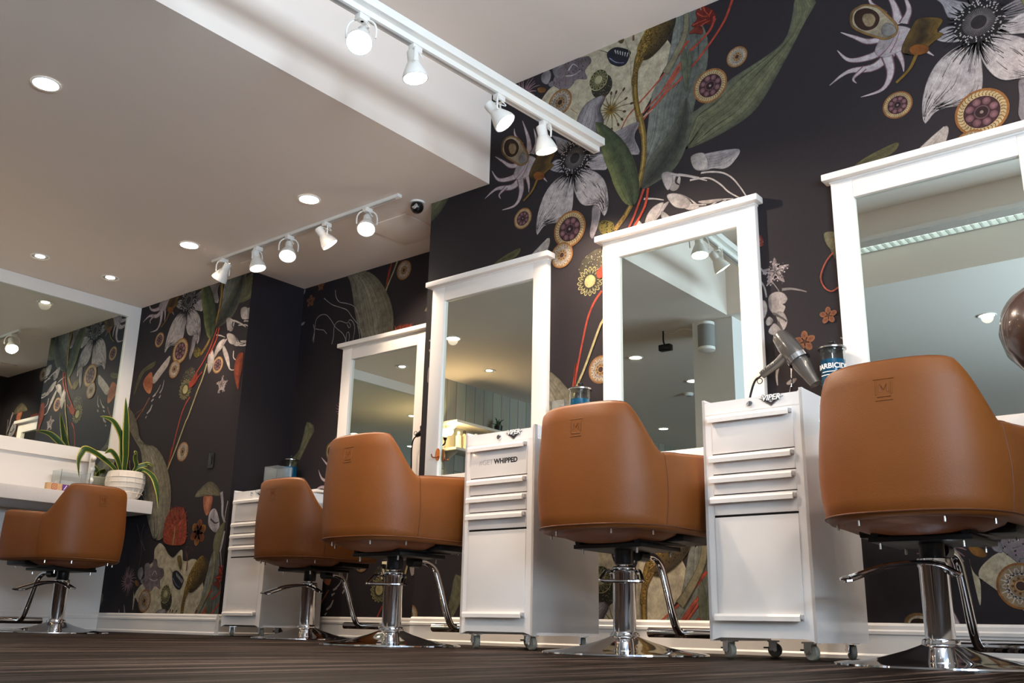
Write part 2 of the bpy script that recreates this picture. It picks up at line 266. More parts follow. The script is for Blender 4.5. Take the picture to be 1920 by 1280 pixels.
# ------------------------------------------------------------------ botanical mural: flat print on the dark walls
# one repeat of the wallpaper, outlines in millimetres on the wall (along, up)
MURAL = [
('poly','printed_cream_ground','B4AA90',[(-3049,3536),(-3034,3566),(-2984,3595),(-2906,3558),(-2847,3507),(-2773,3480),(-2720,3518),(-2667,3531),(-2641,3456),(-2580,3447),(-2517,3460),(-2449,3440),(-2376,3326),(-2329,3232),(-2330,3182),(-2327,3242),(-2345,3180),(-2367,3126),(-2407,3079),(-2451,2992),(-2509,2909),(-2556,2850),(-2657,2823),(-2705,2793),(-2812,2836),(-2972,2967),(-3065,3032),(-3194,3143),(-3266,3207),(-3278,3260),(-3259,3085),(-3247,3154),(-3247,3215),(-3194,3269),(-3119,3314),(-3113,3414),(-3045,3458)],{}),
('poly','printed_coral','7A6F72',[(-3121,3260),(-3160,3307),(-3121,3383),(-3056,3413),(-3047,3466),(-2997,3465),(-2971,3411),(-2898,3394),(-2875,3348),(-2920,3304),(-2907,3244),(-2981,3267),(-3029,3229),(-3085,3230)],{'dots':('2A2426',70,9)}),
('st','printed_coral','B9AEB0',10,3,[(-3042,3351),(-3007,3381),(-2972,3350)]),
('st','printed_coral','B9AEB0',8,3,[(-3064,3321),(-3004,3305),(-2951,3319)]),
('disc','printed_star_disc','star',(-3103,3155),88),
('st','printed_star_disc','8a6a3c',5,4,[(-3024,3084),(-2972,3033)]),
('poly','printed_star_disc','8a5f2c',[(-3278,3310),(-3248,3311),(-3213,3286),(-3222,3267),(-3260,3277)],{}),
('slice','printed_seed_slice',(-2823,3206),66),
('poly','printed_acorn','23242f',[(-2759,3362),(-2706,3378),(-2639,3344),(-2599,3307),(-2610,3275),(-2633,3241),(-2678,3242),(-2730,3278),(-2752,3315)],{}),
('st','printed_acorn','B8B6B4',9,5,[(-2706,3362),(-2698,3334)]),
('st','printed_acorn','B8B6B4',9,5,[(-2688,3351),(-2683,3324)]),
('st','printed_acorn','B8B6B4',9,5,[(-2670,3340),(-2668,3314)]),
('st','printed_acorn','B8B6B4',9,5,[(-2653,3330),(-2653,3304)]),
('st','printed_acorn','B8B6B4',9,5,[(-2635,3319),(-2638,3294)]),
('st','printed_acorn','B8B6B4',9,5,[(-2617,3309),(-2624,3284)]),
('st','printed_acorn','7d8096',7,4,[(-2745,3323),(-2700,3277),(-2644,3252)]),
('st','printed_acorn','23242f',6,2,[(-2752,3359),(-2782,3382),(-2817,3404)]),
('burst','printed_poppy_burst',(-2737,2977),135),
('st','printed_stalk','8f8468',4,4,[(-2635,3400),(-2603,3280),(-2598,3149),(-2593,3007)]),
('leaf','printed_broad_leaf',['7d8078','6f736a','565b55','62665c'],6,[(-2550,2423),(-2552,2501),(-2527,2629),(-2502,2743),(-2458,2994),(-2371,3107),(-2280,3476),(-2202,3527),(-2149,3336),(-2112,3218),(-2109,3129),(-2120,3026),(-2171,2925),(-2215,2782),(-2239,2658),(-2373,2596),(-2470,2526)],{'lines':('4b5049',5)}),
('leaf','printed_lance_leaf',['55574a','6b6b50','5b5b45','6f6e52','484a3c'],9,[(-2266,2580),(-2250,2655),(-2224,2780),(-2222,2778),(-2077,2839),(-1992,2899),(-1793,2960),(-1677,3016),(-1628,3138),(-1598,3248),(-1496,3184),(-1563,3078),(-1621,2987),(-1703,2868),(-1812,2719),(-1900,2649),(-2024,2609),(-2011,2612),(-2113,2590),(-2196,2579)],{'lines':('3c3e30',6)}),
('leaf','printed_dark_leaf',['5d5f52','4a4c42','33342f','3e4038','5a5c4e'],6,[(-2550,2423),(-2545,2492),(-2468,2611),(-2370,2701),(-2302,2806),(-2271,2860),(-2249,2888),(-2227,2781),(-2239,2658),(-2274,2565),(-2340,2481),(-2450,2436)],{'lines':('2c2d28',5)}),
('poly','printed_red_thread','6e241a',[(-2203,3317),(-2168,3344),(-2173,3395),(-2126,3410),(-2075,3367),(-2054,3324),(-2065,3287),(-2098,3280),(-2123,3305),(-2157,3291)],{}),
('st','printed_red_thread','A23F2E',15,9,[(-2063,3321),(-2079,3266),(-2127,3217),(-2222,3166)]),
('st','printed_red_thread','A23F2E',15,9,[(-2058,3305),(-2093,3244),(-2154,3201),(-2209,3161)]),
('st','printed_red_thread','A23F2E',15,9,[(-1951,3379),(-2008,3263),(-2110,3149),(-2212,3060),(-2274,3016),(-2336,2984)]),
('st','printed_red_thread','A23F2E',15,9,[(-2226,3233),(-2275,3180),(-2332,3113)]),
('st','printed_red_thread','A23F2E',15,9,[(-2271,3117),(-2334,3052)]),
('st','printed_red_thread','A23F2E',15,9,[(-2274,3016),(-2336,2978)]),
('st','printed_red_thread','A8452f',9,4,[(-2167,3385),(-2135,3351),(-2102,3337)]),
('st','printed_red_thread','A8452f',9,4,[(-2196,3318),(-2149,3322),(-2109,3320)]),
('st','printed_red_thread','A8452f',9,4,[(-2150,3292),(-2117,3302),(-2090,3305)]),
('st','printed_red_thread','A8452f',9,4,[(-2126,3403),(-2114,3370),(-2095,3341)]),
('st','printed_red_thread','A8452f',9,4,[(-2075,3363),(-2089,3345),(-2093,3326)]),
('st','printed_red_thread','A9503c',12,5,[(-2245,3223),(-2386,3078),(-2565,2942),(-2631,2889),(-2694,2786)]),
('st','printed_red_thread','A9503c',12,5,[(-2275,3112),(-2367,3002),(-2473,2924),(-2545,2867)]),
('st','printed_red_thread','A9503c',12,5,[(-2276,3085),(-2389,2956),(-2496,2877),(-2604,2784)]),
('st','printed_red_thread','A9503c',12,5,[(-2289,3103),(-2403,2974),(-2509,2896)]),
('st','printed_red_thread','A9503c',12,5,[(-2278,3011),(-2368,2962),(-2460,2892)]),
('st','printed_red_thread','A9503c',12,5,[(-2375,2958),(-2496,2864),(-2590,2772)]),
('st','printed_red_thread','B79A86',8,4,[(-2496,2877),(-2575,2815),(-2625,2770)]),
('st','printed_red_thread','B79A86',8,4,[(-2460,2886),(-2546,2840),(-2611,2773)]),
('st','printed_red_thread','B79A86',8,4,[(-2531,2855),(-2589,2806),(-2619,2755)]),
('leaf','printed_twin_leaf',['5f6350','4d5242'],3,[(-2250,2920),(-2267,3027),(-2274,3125),(-2251,3198),(-2231,3081),(-2232,2974)],{}),
('leaf','printed_twin_leaf',['5f6350','50543f'],2,[(-2235,2975),(-2230,3108),(-2218,3165),(-2207,3099),(-2220,3023)],{}),
('st','printed_pod','6e5526',34,32,[(-2523,3298),(-2553,3246),(-2569,3139),(-2571,3014),(-2552,2869),(-2523,2724)]),
('st','printed_pod','8f7434',14,12,[(-2526,3296),(-2556,3233),(-2569,3139),(-2570,3013),(-2551,2869),(-2523,2724)]),
('st','printed_pod','7a6030',34,30,[(-2544,2883),(-2523,2752),(-2521,2629),(-2541,2514),(-2585,2389),(-2646,2295),(-2721,2221)]),
('st','printed_pod','a08a4a',12,10,[(-2544,2866),(-2525,2753),(-2523,2630),(-2543,2515),(-2587,2390),(-2646,2295)]),
('leaf','printed_pod',['8a6f2e','6b5426','4c3d20','2e2820'],5,[(-2538,3237),(-2554,3299),(-2519,3372),(-2462,3440),(-2411,3476),(-2376,3478),(-2327,3448),(-2297,3411),(-2311,3347),(-2361,3283),(-2428,3236),(-2488,3213)],{'lines':('4a3a1a',3),'dots':('1e160c',150,9)}),
('poly','printed_pod','6b5426',[(-2528,3255),(-2526,3306),(-2497,3357),(-2460,3400),(-2467,3335),(-2494,3277)],{'dots':('b59a52',60,7)}),
('st','printed_pod','6e5526',34,34,[(-2525,3237),(-2559,3183),(-2574,3125),(-2575,3082)]),
('poly','printed_pod','6b6026',[(-2815,2296),(-2777,2295),(-2730,2270),(-2726,2230),(-2768,2207),(-2806,2225),(-2825,2264)],{'dots':('1f1a0e',26,11)}),
('leaf','printed_anemone',['6e686a','aaa2a4','8d8587','3c383a'],3,[(-2961,2848),(-2982,2966),(-2921,3072),(-2810,3095),(-2776,3069),(-2811,3002),(-2787,2920),(-2831,2825)],{'lines':('3a3638',5)}),
('leaf','printed_anemone',['8f8789','6a6466','a09899'],3,[(-2921,2752),(-2812,2800),(-2676,2829),(-2549,2836),(-2583,2754),(-2548,2637),(-2669,2675),(-2813,2683)],{'lines':('2a2628',7)}),
('leaf','printed_anemone',['8d888c','a39da0','8a8587'],3,[(-3022,2746),(-3105,2809),(-3132,2902),(-3159,2949),(-3064,2890),(-3002,2833)],{'lines':('2a2628',5)}),
('leaf','printed_anemone',['989194','aaa3a3'],2,[(-3022,2728),(-3126,2778),(-3178,2737),(-3104,2688),(-3022,2691)],{'lines':('2a2628',4)}),
('leaf','printed_anemone',['B3A9A6','a79e9e','B3A9A6'],3,[(-2941,2685),(-2871,2701),(-2803,2716),(-2769,2661),(-2769,2609),(-2823,2621),(-2891,2645)],{'lines':('2a2628',5)}),
('leaf','printed_anemone',['8e868a','7a7276'],4,[(-2862,2404),(-2814,2374),(-2820,2306),(-2844,2243),(-2868,2206),(-2884,2244),(-2872,2319)],{'lines':('3a3638',3)}),
('leaf','printed_anemone',['B3A9A6','b9aeab','a9a0a0','B3A9A6'],6,[(-3012,2661),(-3104,2655),(-3177,2616),(-3228,2548),(-3261,2455),(-3270,2376),(-3262,2328),(-3220,2368),(-3174,2378),(-3101,2369),(-3036,2388),(-3009,2434),(-3001,2540),(-3003,2631)],{'lines':('2e2a2b',9),'fray':'2a2628'}),
('leaf','printed_anemone',['B3A9A6','b2a8a6','b9aeab','a59c9c'],6,[(-2996,2656),(-2996,2556),(-2961,2466),(-2916,2423),(-2853,2410),(-2814,2374),(-2786,2325),(-2762,2368),(-2761,2447),(-2784,2541),(-2842,2611),(-2921,2652)],{'lines':('2e2a2b',9),'fray':'2a2628'}),
('anther','printed_anemone',(-2990,2746),112),
('leaf','printed_pointed_leaf',['74774a','5c6340','3f4832','4b543a','2f362a'],7,[(-2595,2337),(-2654,2370),(-2714,2477),(-2746,2574),(-2783,2674),(-2812,2782),(-2831,2870),(-2841,2933),(-2758,2874),(-2658,2756),(-2599,2644),(-2568,2539),(-2554,2440),(-2570,2368)],{'lines':('333b2b',4)}),
('st','printed_tentacle_flower','86595f',48,3,[(-3330,2840),(-3464,2837),(-3545,2895),(-3606,2945)]),
('st','printed_tentacle_flower','B8AAAB',36,2,[(-3330,2840),(-3464,2837),(-3545,2895),(-3606,2945)]),
('st','printed_tentacle_flower','86595f',58,3,[(-3351,2779),(-3473,2757),(-3575,2777),(-3630,2852)]),
('st','printed_tentacle_flower','B8AAAB',46,2,[(-3351,2779),(-3473,2757),(-3575,2777),(-3630,2852)]),
('st','printed_tentacle_flower','86595f',66,3,[(-3361,2754),(-3460,2696),(-3585,2717),(-3682,2676)]),
('st','printed_tentacle_flower','B8AAAB',54,2,[(-3361,2754),(-3460,2696),(-3585,2717),(-3682,2676)]),
('st','printed_tentacle_flower','86595f',56,3,[(-3400,2746),(-3390,2639),(-3434,2566),(-3537,2560)]),
('st','printed_tentacle_flower','B8AAAB',44,2,[(-3400,2746),(-3390,2639),(-3434,2566),(-3537,2560)]),
('st','printed_tentacle_flower','86595f',40,3,[(-3356,2762),(-3333,2679),(-3331,2621)]),
('st','printed_tentacle_flower','B8AAAB',28,2,[(-3356,2762),(-3333,2679),(-3331,2621)]),
('st','printed_tentacle_flower','86595f',56,3,[(-3331,2878),(-3344,2989),(-3392,3127)]),
('st','printed_tentacle_flower','B8AAAB',44,2,[(-3331,2878),(-3344,2989),(-3392,3127)]),
('st','printed_tentacle_flower','86595f',32,3,[(-3388,2954),(-3446,3041),(-3456,3093)]),
('st','printed_tentacle_flower','B8AAAB',20,2,[(-3388,2954),(-3446,3041),(-3456,3093)]),
('st','printed_tentacle_flower','86595f',46,3,[(-3330,2801),(-3252,2722),(-3193,2653)]),
('st','printed_tentacle_flower','B8AAAB',34,2,[(-3330,2801),(-3252,2722),(-3193,2653)]),
('st','printed_tentacle_flower','86595f',30,3,[(-3505,2709),(-3563,2672),(-3551,2640)]),
('st','printed_tentacle_flower','B8AAAB',18,2,[(-3505,2709),(-3563,2672),(-3551,2640)]),
('st','printed_tentacle_flower','86595f',50,3,[(-3309,2872),(-3278,2938),(-3301,3043)]),
('st','printed_tentacle_flower','B8AAAB',38,2,[(-3309,2872),(-3278,2938),(-3301,3043)]),
('poly','printed_tentacle_flower','B8AAAB',[(-3397,2860),(-3342,2872),(-3276,2823),(-3296,2753),(-3350,2731),(-3416,2731),(-3451,2780)],{}),
('st','printed_tentacle_flower','7d5a62',7,3,[(-3383,2741),(-3351,2789),(-3330,2840)]),
('st','printed_tentacle_flower','7d5a62',6,3,[(-3433,2741),(-3384,2779),(-3352,2827)]),
('poly','printed_tentacle_flower','8d6a3a',[(-3556,2987),(-3543,3037),(-3486,3052),(-3417,3012),(-3375,2950),(-3337,2875),(-3347,2826),(-3396,2818),(-3453,2856),(-3511,2904),(-3546,2945)],{}),
('poly','printed_tentacle_flower','a89a80',[(-3544,2983),(-3531,3029),(-3485,3042),(-3425,3007),(-3386,2947),(-3348,2877),(-3357,2836),(-3396,2828),(-3446,2863),(-3504,2912),(-3537,2950)],{}),
('poly','printed_tentacle_flower','3a241a',[(-3534,2985),(-3520,3025),(-3474,3025),(-3431,2987),(-3416,2943),(-3437,2906),(-3479,2904),(-3517,2936)],{}),
('poly','printed_tentacle_flower','a08a68',[(-3495,2968),(-3485,2994),(-3450,2983),(-3435,2949),(-3449,2919),(-3479,2926)],{}),
('poly','printed_tentacle_flower','8f8984',[(-3411,2884),(-3387,2905),(-3353,2875),(-3347,2840),(-3380,2831),(-3408,2854)],{}),
('leaf','printed_brown_bud',['5a4420','3a2c1a','6e5424'],3,[(-3311,2706),(-3328,2744),(-3276,2833),(-3233,2867),(-3137,2823),(-3168,2772),(-3141,2745),(-3199,2716),(-3252,2684)],{'lines':('2a2014',4)}),
('poly','printed_brown_bud','8a5220',[(-3296,2725),(-3263,2739),(-3215,2711),(-3220,2680),(-3273,2686)],{}),
('st','printed_brown_bud','7a5f26',16,12,[(-3268,2684),(-3304,2624),(-3369,2575)]),
('disc','printed_cell_disc','cell',(-3374,2462),68),
('disc','printed_cell_disc','cell',(-3025,2305),112),
('disc','printed_star_disc','star',(-3079,2156),78),
('disc','printed_cell_disc','cell',(-2105,2907),100),
('disc','printed_star_disc','star',(-1943,3021),60),
('disc','printed_star_disc','star',(-2818,1438),78),
('disc','printed_cell_disc','cell',(-2467,2101),70),
('leaf','printed_orchid',['a39b9a','8a8383','b3aaa7'],4,[(-2174,2425),(-2180,2467),(-2206,2503),(-2150,2516),(-1958,2484),(-1997,2416),(-2047,2400),(-2107,2419)],{'lines':('4a4546',5)}),
('st','printed_orchid','B9AFA9',10,6,[(-2182,2414),(-2121,2403),(-2055,2378),(-2004,2335),(-1962,2271),(-1932,2214)]),
('st','printed_orchid','B9AFA9',10,6,[(-2245,2390),(-2190,2384),(-2129,2368),(-2071,2318),(-2027,2263),(-1965,2210)]),
('st','printed_orchid','B9AFA9',10,6,[(-2313,2445),(-2257,2422),(-2189,2389)]),
('st','printed_orchid','B9AFA9',10,6,[(-2223,2224),(-2142,2212),(-2075,2230),(-2003,2217)]),
('st','printed_orchid','B9AFA9',10,6,[(-2223,2221),(-2129,2206),(-2042,2221)]),
('st','printed_orchid','2a2526',20,6,[(-2186,2483),(-2177,2440),(-2189,2402)]),
('poly','printed_orchid','B9AFA9',[(-2388,2446),(-2362,2470),(-2327,2449),(-2300,2421),(-2316,2364),(-2351,2359),(-2375,2388)],{}),
('poly','printed_orchid','B9AFA9',[(-2352,2313),(-2317,2331),(-2248,2284),(-2196,2223),(-2257,2223),(-2318,2270)],{}),
('st','printed_orchid','4a4040',12,4,[(-2331,2327),(-2262,2288),(-2222,2237)]),
('st','printed_orchid','3a3234',16,4,[(-2320,2434),(-2328,2402),(-2308,2382)]),
('poly','printed_orchid','B2A6A0',[(-2201,2255),(-2140,2248),(-2061,2233),(-2088,2224),(-2161,2231)],{}),
('leaf','printed_orchid',['B9AFA9','a09694'],4,[(-2374,2302),(-2432,2286),(-2476,2264),(-2499,2229),(-2503,2206),(-2455,2217),(-2404,2262)],{}),
('poly','printed_orchid','B9AFA9',[(-2406,2304),(-2470,2295),(-2516,2244),(-2528,2163),(-2491,2191),(-2445,2242)],{}),
('poly','printed_orchid','B9AFA9',[(-2417,2257),(-2416,2208),(-2372,2134),(-2294,2032),(-2317,2126),(-2360,2199)],{}),
('poly','printed_orchid','B9AFA9',[(-2567,2243),(-2609,2191),(-2604,2122),(-2574,2045),(-2529,2101),(-2522,2167)],{}),
('poly','printed_orchid','B9AFA9',[(-2384,2339),(-2322,2333),(-2252,2277),(-2268,2237),(-2341,2264)],{}),
('poly','printed_orchid','B9AFA9',[(-2415,2471),(-2361,2471),(-2350,2411),(-2382,2372)],{}),
('poly','printed_orchid','B9AFA9',[(-2232,2525),(-2156,2520),(-2139,2430),(-2211,2443)],{}),
('st','printed_orchid','B9AFA9',12,5,[(-2359,2461),(-2244,2411),(-2145,2359)]),
('st','printed_orchid','B9AFA9',12,5,[(-2247,2248),(-2153,2223)]),
('st','printed_orchid','B9AFA9',12,5,[(-2274,2185),(-2264,2127),(-2206,2094)]),
('st','printed_orchid','B9AFA9',12,5,[(-2304,2048),(-2270,2029),(-2225,2025)]),
('st','printed_orchid','B9AFA9',12,5,[(-2528,2359),(-2463,2342),(-2404,2318)]),
('leaf','printed_feather_flame',['6e3324','8a4028','5a2a1e'],3,[(-2141,2145),(-2214,2138),(-2237,2010),(-2159,1854),(-2146,1950),(-2131,2040)],{'lines':('a3552f',4)}),
('starfish','printed_starfish',(-2382,1927),78),
('poly','printed_seed_head','4a4538',[(-2962,2028),(-2936,2094),(-2863,2134),(-2810,2133),(-2774,2081),(-2784,1989),(-2837,1953),(-2927,1988)],{'dots':('a8a08a',60,7)}),
('rosette','printed_seed_head',(-2886,1957),84),
('st','printed_red_stem','B0442e',15,14,[(-2498,2416),(-2523,2313),(-2592,2210)]),
('st','printed_red_stem','A0402e',14,13,[(-2526,2417),(-2552,2358),(-2604,2249),(-2667,2161),(-2748,2075)]),
('poly','printed_red_stem','9c3d28',[(-2790,2042),(-2749,2080),(-2721,2022),(-2762,1979),(-2823,1959),(-2839,2000)],{}),
('st','printed_red_stem','9c3d28',12,9,[(-2667,2073),(-2723,2032),(-2795,1984)]),
('st','printed_red_stem','A0402e',14,8,[(-2807,1884),(-2855,1832),(-2900,1747),(-2936,1615),(-2962,1505),(-2993,1366),(-2979,1497),(-3002,1358)]),
('st','printed_red_stem','7d4a2e',7,8,[(-3002,1358),(-3066,1229),(-3101,1147)]),
('st','printed_cream_stem','A89C70',17,13,[(-2614,2133),(-2655,2013),(-2702,1923),(-2792,1723),(-2822,1676),(-2920,1462),(-2994,1320),(-2998,1246)]),
('poly','printed_cream_stem','6a4428',[(-3008,1232),(-2970,1240),(-2962,1199),(-2983,1117),(-3016,1108),(-3026,1138)],{}),
('st','printed_cream_stem','b58a5a',6,6,[(-2989,1223),(-3001,1121)]),
('leaf','printed_quill',['B4AAA2','a1978f'],2,[(-3368,2074),(-3404,2130),(-3186,2287),(-3187,2211),(-3268,2141)],{'lines':('3b3634',3)}),
('st','printed_quill','B4AAA2',8,5,[(-3396,2119),(-3186,2287)]),
('leaf','printed_bell_bud',['5b5636','47452f','625a3a'],3,[(-3671,2007),(-3657,2104),(-3592,2220),(-3395,2276),(-3420,2225),(-3550,2198),(-3619,2098)],{'lines':('36341f',3)}),
('leaf','printed_bell_bud',['A8623e','8e4d30','b0704a'],3,[(-3548,2109),(-3488,2168),(-3428,2180),(-3392,2077),(-3412,1993),(-3493,2029)],{'lines':('6e3a24',3)}),
('st','printed_bell_bud','8a5a44',15,8,[(-3413,1958),(-3532,1810),(-3507,1849),(-3626,1743),(-3702,1671)]),
('st','printed_bell_bud','7a4a3a',6,5,[(-3499,1872),(-3619,1834)]),
('st','printed_bell_bud','8a4a3a',22,6,[(-3689,1646),(-3647,1594)]),
('st','printed_droplet','AEA6A2',5,14,[(-3220,2084),(-3231,2014),(-3263,1976)]),
('st','printed_droplet','AEA6A2',5,14,[(-3265,2049),(-3306,1994),(-3360,1959)]),
('st','printed_droplet','AEA6A2',5,14,[(-3353,1889),(-3378,1842),(-3422,1819)]),
('st','printed_droplet','AEA6A2',6,18,[(-3241,1955),(-3261,1936)]),
('st','printed_droplet','AEA6A2',6,18,[(-3349,1934),(-3378,1921)]),
('st','printed_droplet','AEA6A2',8,14,[(-3324,1969),(-3364,1958)]),
('st','printed_droplet','AEA6A2',8,14,[(-3246,1959),(-3261,1933)]),
('st','printed_droplet','AEA6A2',8,14,[(-3345,1936),(-3376,1920)]),
('st','printed_droplet','AEA6A2',8,14,[(-3358,1886),(-3381,1850),(-3423,1819)]),
('st','printed_droplet','AEA6A2',8,14,[(-3417,1798),(-3436,1783)]),
('leaf','printed_grey_leaf',['6f6a5a','7f7968','8a8472','787260','6a6453'],10,[(-3061,755),(-3115,804),(-3239,980),(-3292,1083),(-3337,1201),(-3372,1335),(-3412,1456),(-3452,1521),(-3557,1609),(-3721,1778),(-3737,1901),(-3638,1853),(-3558,1759),(-3491,1629),(-3347,1538),(-3247,1527),(-3132,1459),(-3027,1352),(-2944,1218),(-2897,1087),(-2893,973),(-2885,1012),(-2888,895),(-2936,765)],{'lines':('5b5748',6)}),
('leaf','printed_grey_leaf',['5f5a4c','55503f'],2,[(-3490,1625),(-3554,1624),(-3704,1768),(-3738,1877),(-3654,1859),(-3558,1759)],{}),
('leaf','printed_bell_flower',['5d5846','6b6550','4f4a3a'],2,[(-2349,1060),(-2456,1060),(-2579,1064),(-2516,1124),(-2405,1169),(-2304,1130),(-2241,1053)],{'lines':('8a8468',4)}),
('leaf','printed_bell_flower',['9a5a40','b5775a','8d4e36'],3,[(-2406,1059),(-2463,1056),(-2442,963),(-2393,910),(-2350,966),(-2342,1048)],{'lines':('6a3626',3)}),
('poly','printed_banksia','8f3f2a',[(-2914,726),(-2946,797),(-2933,913),(-2872,984),(-2792,999),(-2707,982),(-2660,914),(-2629,806),(-2640,716),(-2758,701)],{'fringe':('b0553a','6e2a1c',150,26)}),
('st','printed_banksia','8f8a52',7,16,[(-2796,852),(-2790,790),(-2797,707)]),
('poly','printed_banksia','1d1716',[(-2910,710),(-2838,693),(-2715,689),(-2672,676),(-2708,658),(-2780,615),(-2857,655)],{}),
('disc','printed_pansy','pansy',(-2481,789),100),
('leaf','printed_lily',['aba5a8','8f898e','b3adae'],4,[(-2259,779),(-2351,831),(-2369,899),(-2346,947),(-2291,955),(-2242,893),(-2218,825)],{'lines':('4b4649',3)}),
('st','printed_lily','3a3437',14,6,[(-2341,883),(-2278,850),(-2235,855)]),
('st','printed_lily','9d979b',34,17.0,[(-2237,1078),(-2210,995),(-2194,905),(-2153,844)]),
('st','printed_lily','9d979b',12,6.0,[(-2144,1005),(-2156,932),(-2162,859)]),
('st','printed_lily','9d979b',30,15.0,[(-2155,786),(-2164,699),(-2178,635)]),
('st','printed_lily','9d979b',10,5.0,[(-2173,642),(-2140,526)]),
('leaf','printed_lily',['6d6a50','57553e'],3,[(-2215,571),(-2269,674),(-2252,775),(-2161,855),(-2159,772),(-2191,642)],{'lines':('8f8b70',2)}),
('st','printed_lily','7d775e',22,50,[(-2247,644),(-2232,528),(-2247,407),(-2318,287),(-2373,216)]),
('poly','printed_lily','7d3224',[(-2217,407),(-2172,431),(-2138,413),(-2137,371),(-2177,392)],{}),
('spikes','printed_spiky_flower',(-3380,442),118),
('poly','printed_spiky_flower','8a8486',[(-3246,526),(-3200,549),(-3172,502),(-3198,448),(-3242,479)],{}),
('poly','printed_spiky_flower','8a8486',[(-3160,563),(-3106,577),(-3081,531),(-3121,516),(-3121,455),(-3153,501)],{}),
('poly','printed_spiky_flower','8a8486',[(-3191,448),(-3157,455),(-3155,417),(-3183,425)],{}),
('st','printed_spiky_flower','5a5254',9,4,[(-3348,894),(-3267,770),(-3229,674),(-3240,534)]),
('st','printed_spiky_flower','5a5254',9,4,[(-3236,888),(-3257,794),(-3186,673)]),
('st','printed_spiky_flower','5a5254',9,4,[(-3265,762),(-3171,672)]),
('st','printed_anther_wire','6d4a3c',12,8,[(-2578,506),(-2581,587),(-2615,655)]),
('st','printed_anther_wire','5f4038',4,4,[(-2581,587),(-2575,654),(-2541,683),(-2525,653)]),
('st','printed_anther_wire','5f4038',4,4,[(-2594,588),(-2628,656),(-2614,685),(-2574,684)]),
('poly','printed_anther_wire','6a5a2c',[(-2714,610),(-2666,616),(-2641,537),(-2665,524)],{}),
('st','printed_thread','A29B98',7,6,[(-3822,1048),(-3808,1127),(-3801,1215),(-3752,1251),(-3680,1242),(-3617,1189),(-3551,1113),(-3466,1051),(-3425,996),(-3424,965)]),
('st','printed_thread','A29B98',7,6,[(-3827,1187),(-3807,1118),(-3808,1029)]),
('st','printed_thread','A29B98',7,6,[(-3798,1145),(-3737,1126),(-3695,1115),(-3653,1077)]),
('st','printed_thread','A29B98',7,6,[(-3582,980),(-3568,1037),(-3569,1117),(-3544,1152),(-3499,1156),(-3418,1125),(-3387,1147),(-3345,1116),(-3323,1057),(-3336,970)]),
('st','printed_thread','A29B98',7,6,[(-3416,1113),(-3391,1081),(-3373,1097),(-3395,1125)]),
('st','printed_thread','A29B98',7,6,[(-3415,963),(-3414,1034),(-3393,1046),(-3379,1012),(-3385,970)]),
('st','printed_thread','A29B98',7,6,[(-3723,1392),(-3620,1319),(-3523,1277),(-3429,1234),(-3366,1167),(-3288,1090)]),
('st','printed_thread','A29B98',7,6,[(-3588,1436),(-3574,1376),(-3528,1322),(-3446,1294),(-3353,1252),(-3302,1187),(-3274,1119),(-3269,1063)]),
('st','printed_thread','A29B98',7,6,[(-3292,1083),(-3263,1000),(-3260,968)]),
('st','printed_thread','A29B98',7,6,[(-3269,1063),(-3241,1019),(-3236,964)]),
('starfish','printed_starfish',(-1802,1775),76),
('st','printed_orchid_sprig','8f8882',5,4,[(-1821,1730),(-1802,1699),(-1787,1672)]),
('st','printed_orchid_sprig','7f7872',14,4,[(-1773,1679),(-1729,1674),(-1684,1658),(-1652,1643)]),
('poly','printed_orchid_sprig','B5AAA2',[(-1844,1619),(-1839,1659),(-1807,1673),(-1770,1662),(-1749,1631),(-1760,1609),(-1774,1605),(-1761,1589),(-1777,1559),(-1798,1549),(-1824,1568),(-1839,1591)],{}),
('poly','printed_orchid_sprig','B5AAA2',[(-1863,1535),(-1845,1555),(-1827,1535),(-1837,1516),(-1857,1513)],{}),
('poly','printed_orchid_sprig','B5AAA2',[(-1810,1565),(-1776,1565),(-1756,1522),(-1768,1484),(-1788,1478),(-1800,1516)],{}),
('poly','printed_orchid_sprig','B5AAA2',[(-1852,1486),(-1823,1517),(-1794,1489),(-1789,1468),(-1816,1458),(-1843,1467)],{}),
('poly','printed_orchid_sprig','B5AAA2',[(-1888,1638),(-1861,1636),(-1853,1593),(-1872,1550),(-1893,1554)],{}),
('st','printed_orchid_sprig','5a5250',12,6,[(-1803,1520),(-1788,1487),(-1782,1473)]),
('st','printed_orchid_sprig','5a5250',10,6,[(-1824,1568),(-1785,1540),(-1759,1516)]),
('st','printed_orchid_sprig','9a9290',10,8,[(-1892,1822),(-1872,1804),(-1850,1771)]),
('st','printed_orchid_sprig','9a9290',10,8,[(-1889,1759),(-1863,1712),(-1853,1655)]),
('poly','printed_red_coil','6f6a50',[(-1545,1914),(-1540,1858),(-1514,1815),(-1504,1776),(-1485,1825),(-1486,1899)],{}),
('st','printed_red_coil','A04f3c',8,8,[(-1511,1808),(-1546,1772),(-1572,1724),(-1578,1686),(-1562,1643),(-1532,1620),(-1499,1633)]),
('disc','printed_orange_blossom','blossom',(-1556,1507),42),
('disc','printed_orange_blossom','blossom',(-1678,1403),52),
('st','printed_droplet','AEA6A2',16,5,[(-1816,1301),(-1825,1257),(-1823,1212)]),
('poly','printed_droplet','A59c98',[(-1778,1218),(-1757,1231),(-1728,1232),(-1746,1210),(-1772,1208)],{}),
('poly','printed_red_bead','8a3d30',[(-1876,1988),(-1856,1962),(-1857,1927),(-1876,1931)],{'dots':('b58a80',10,6)})]

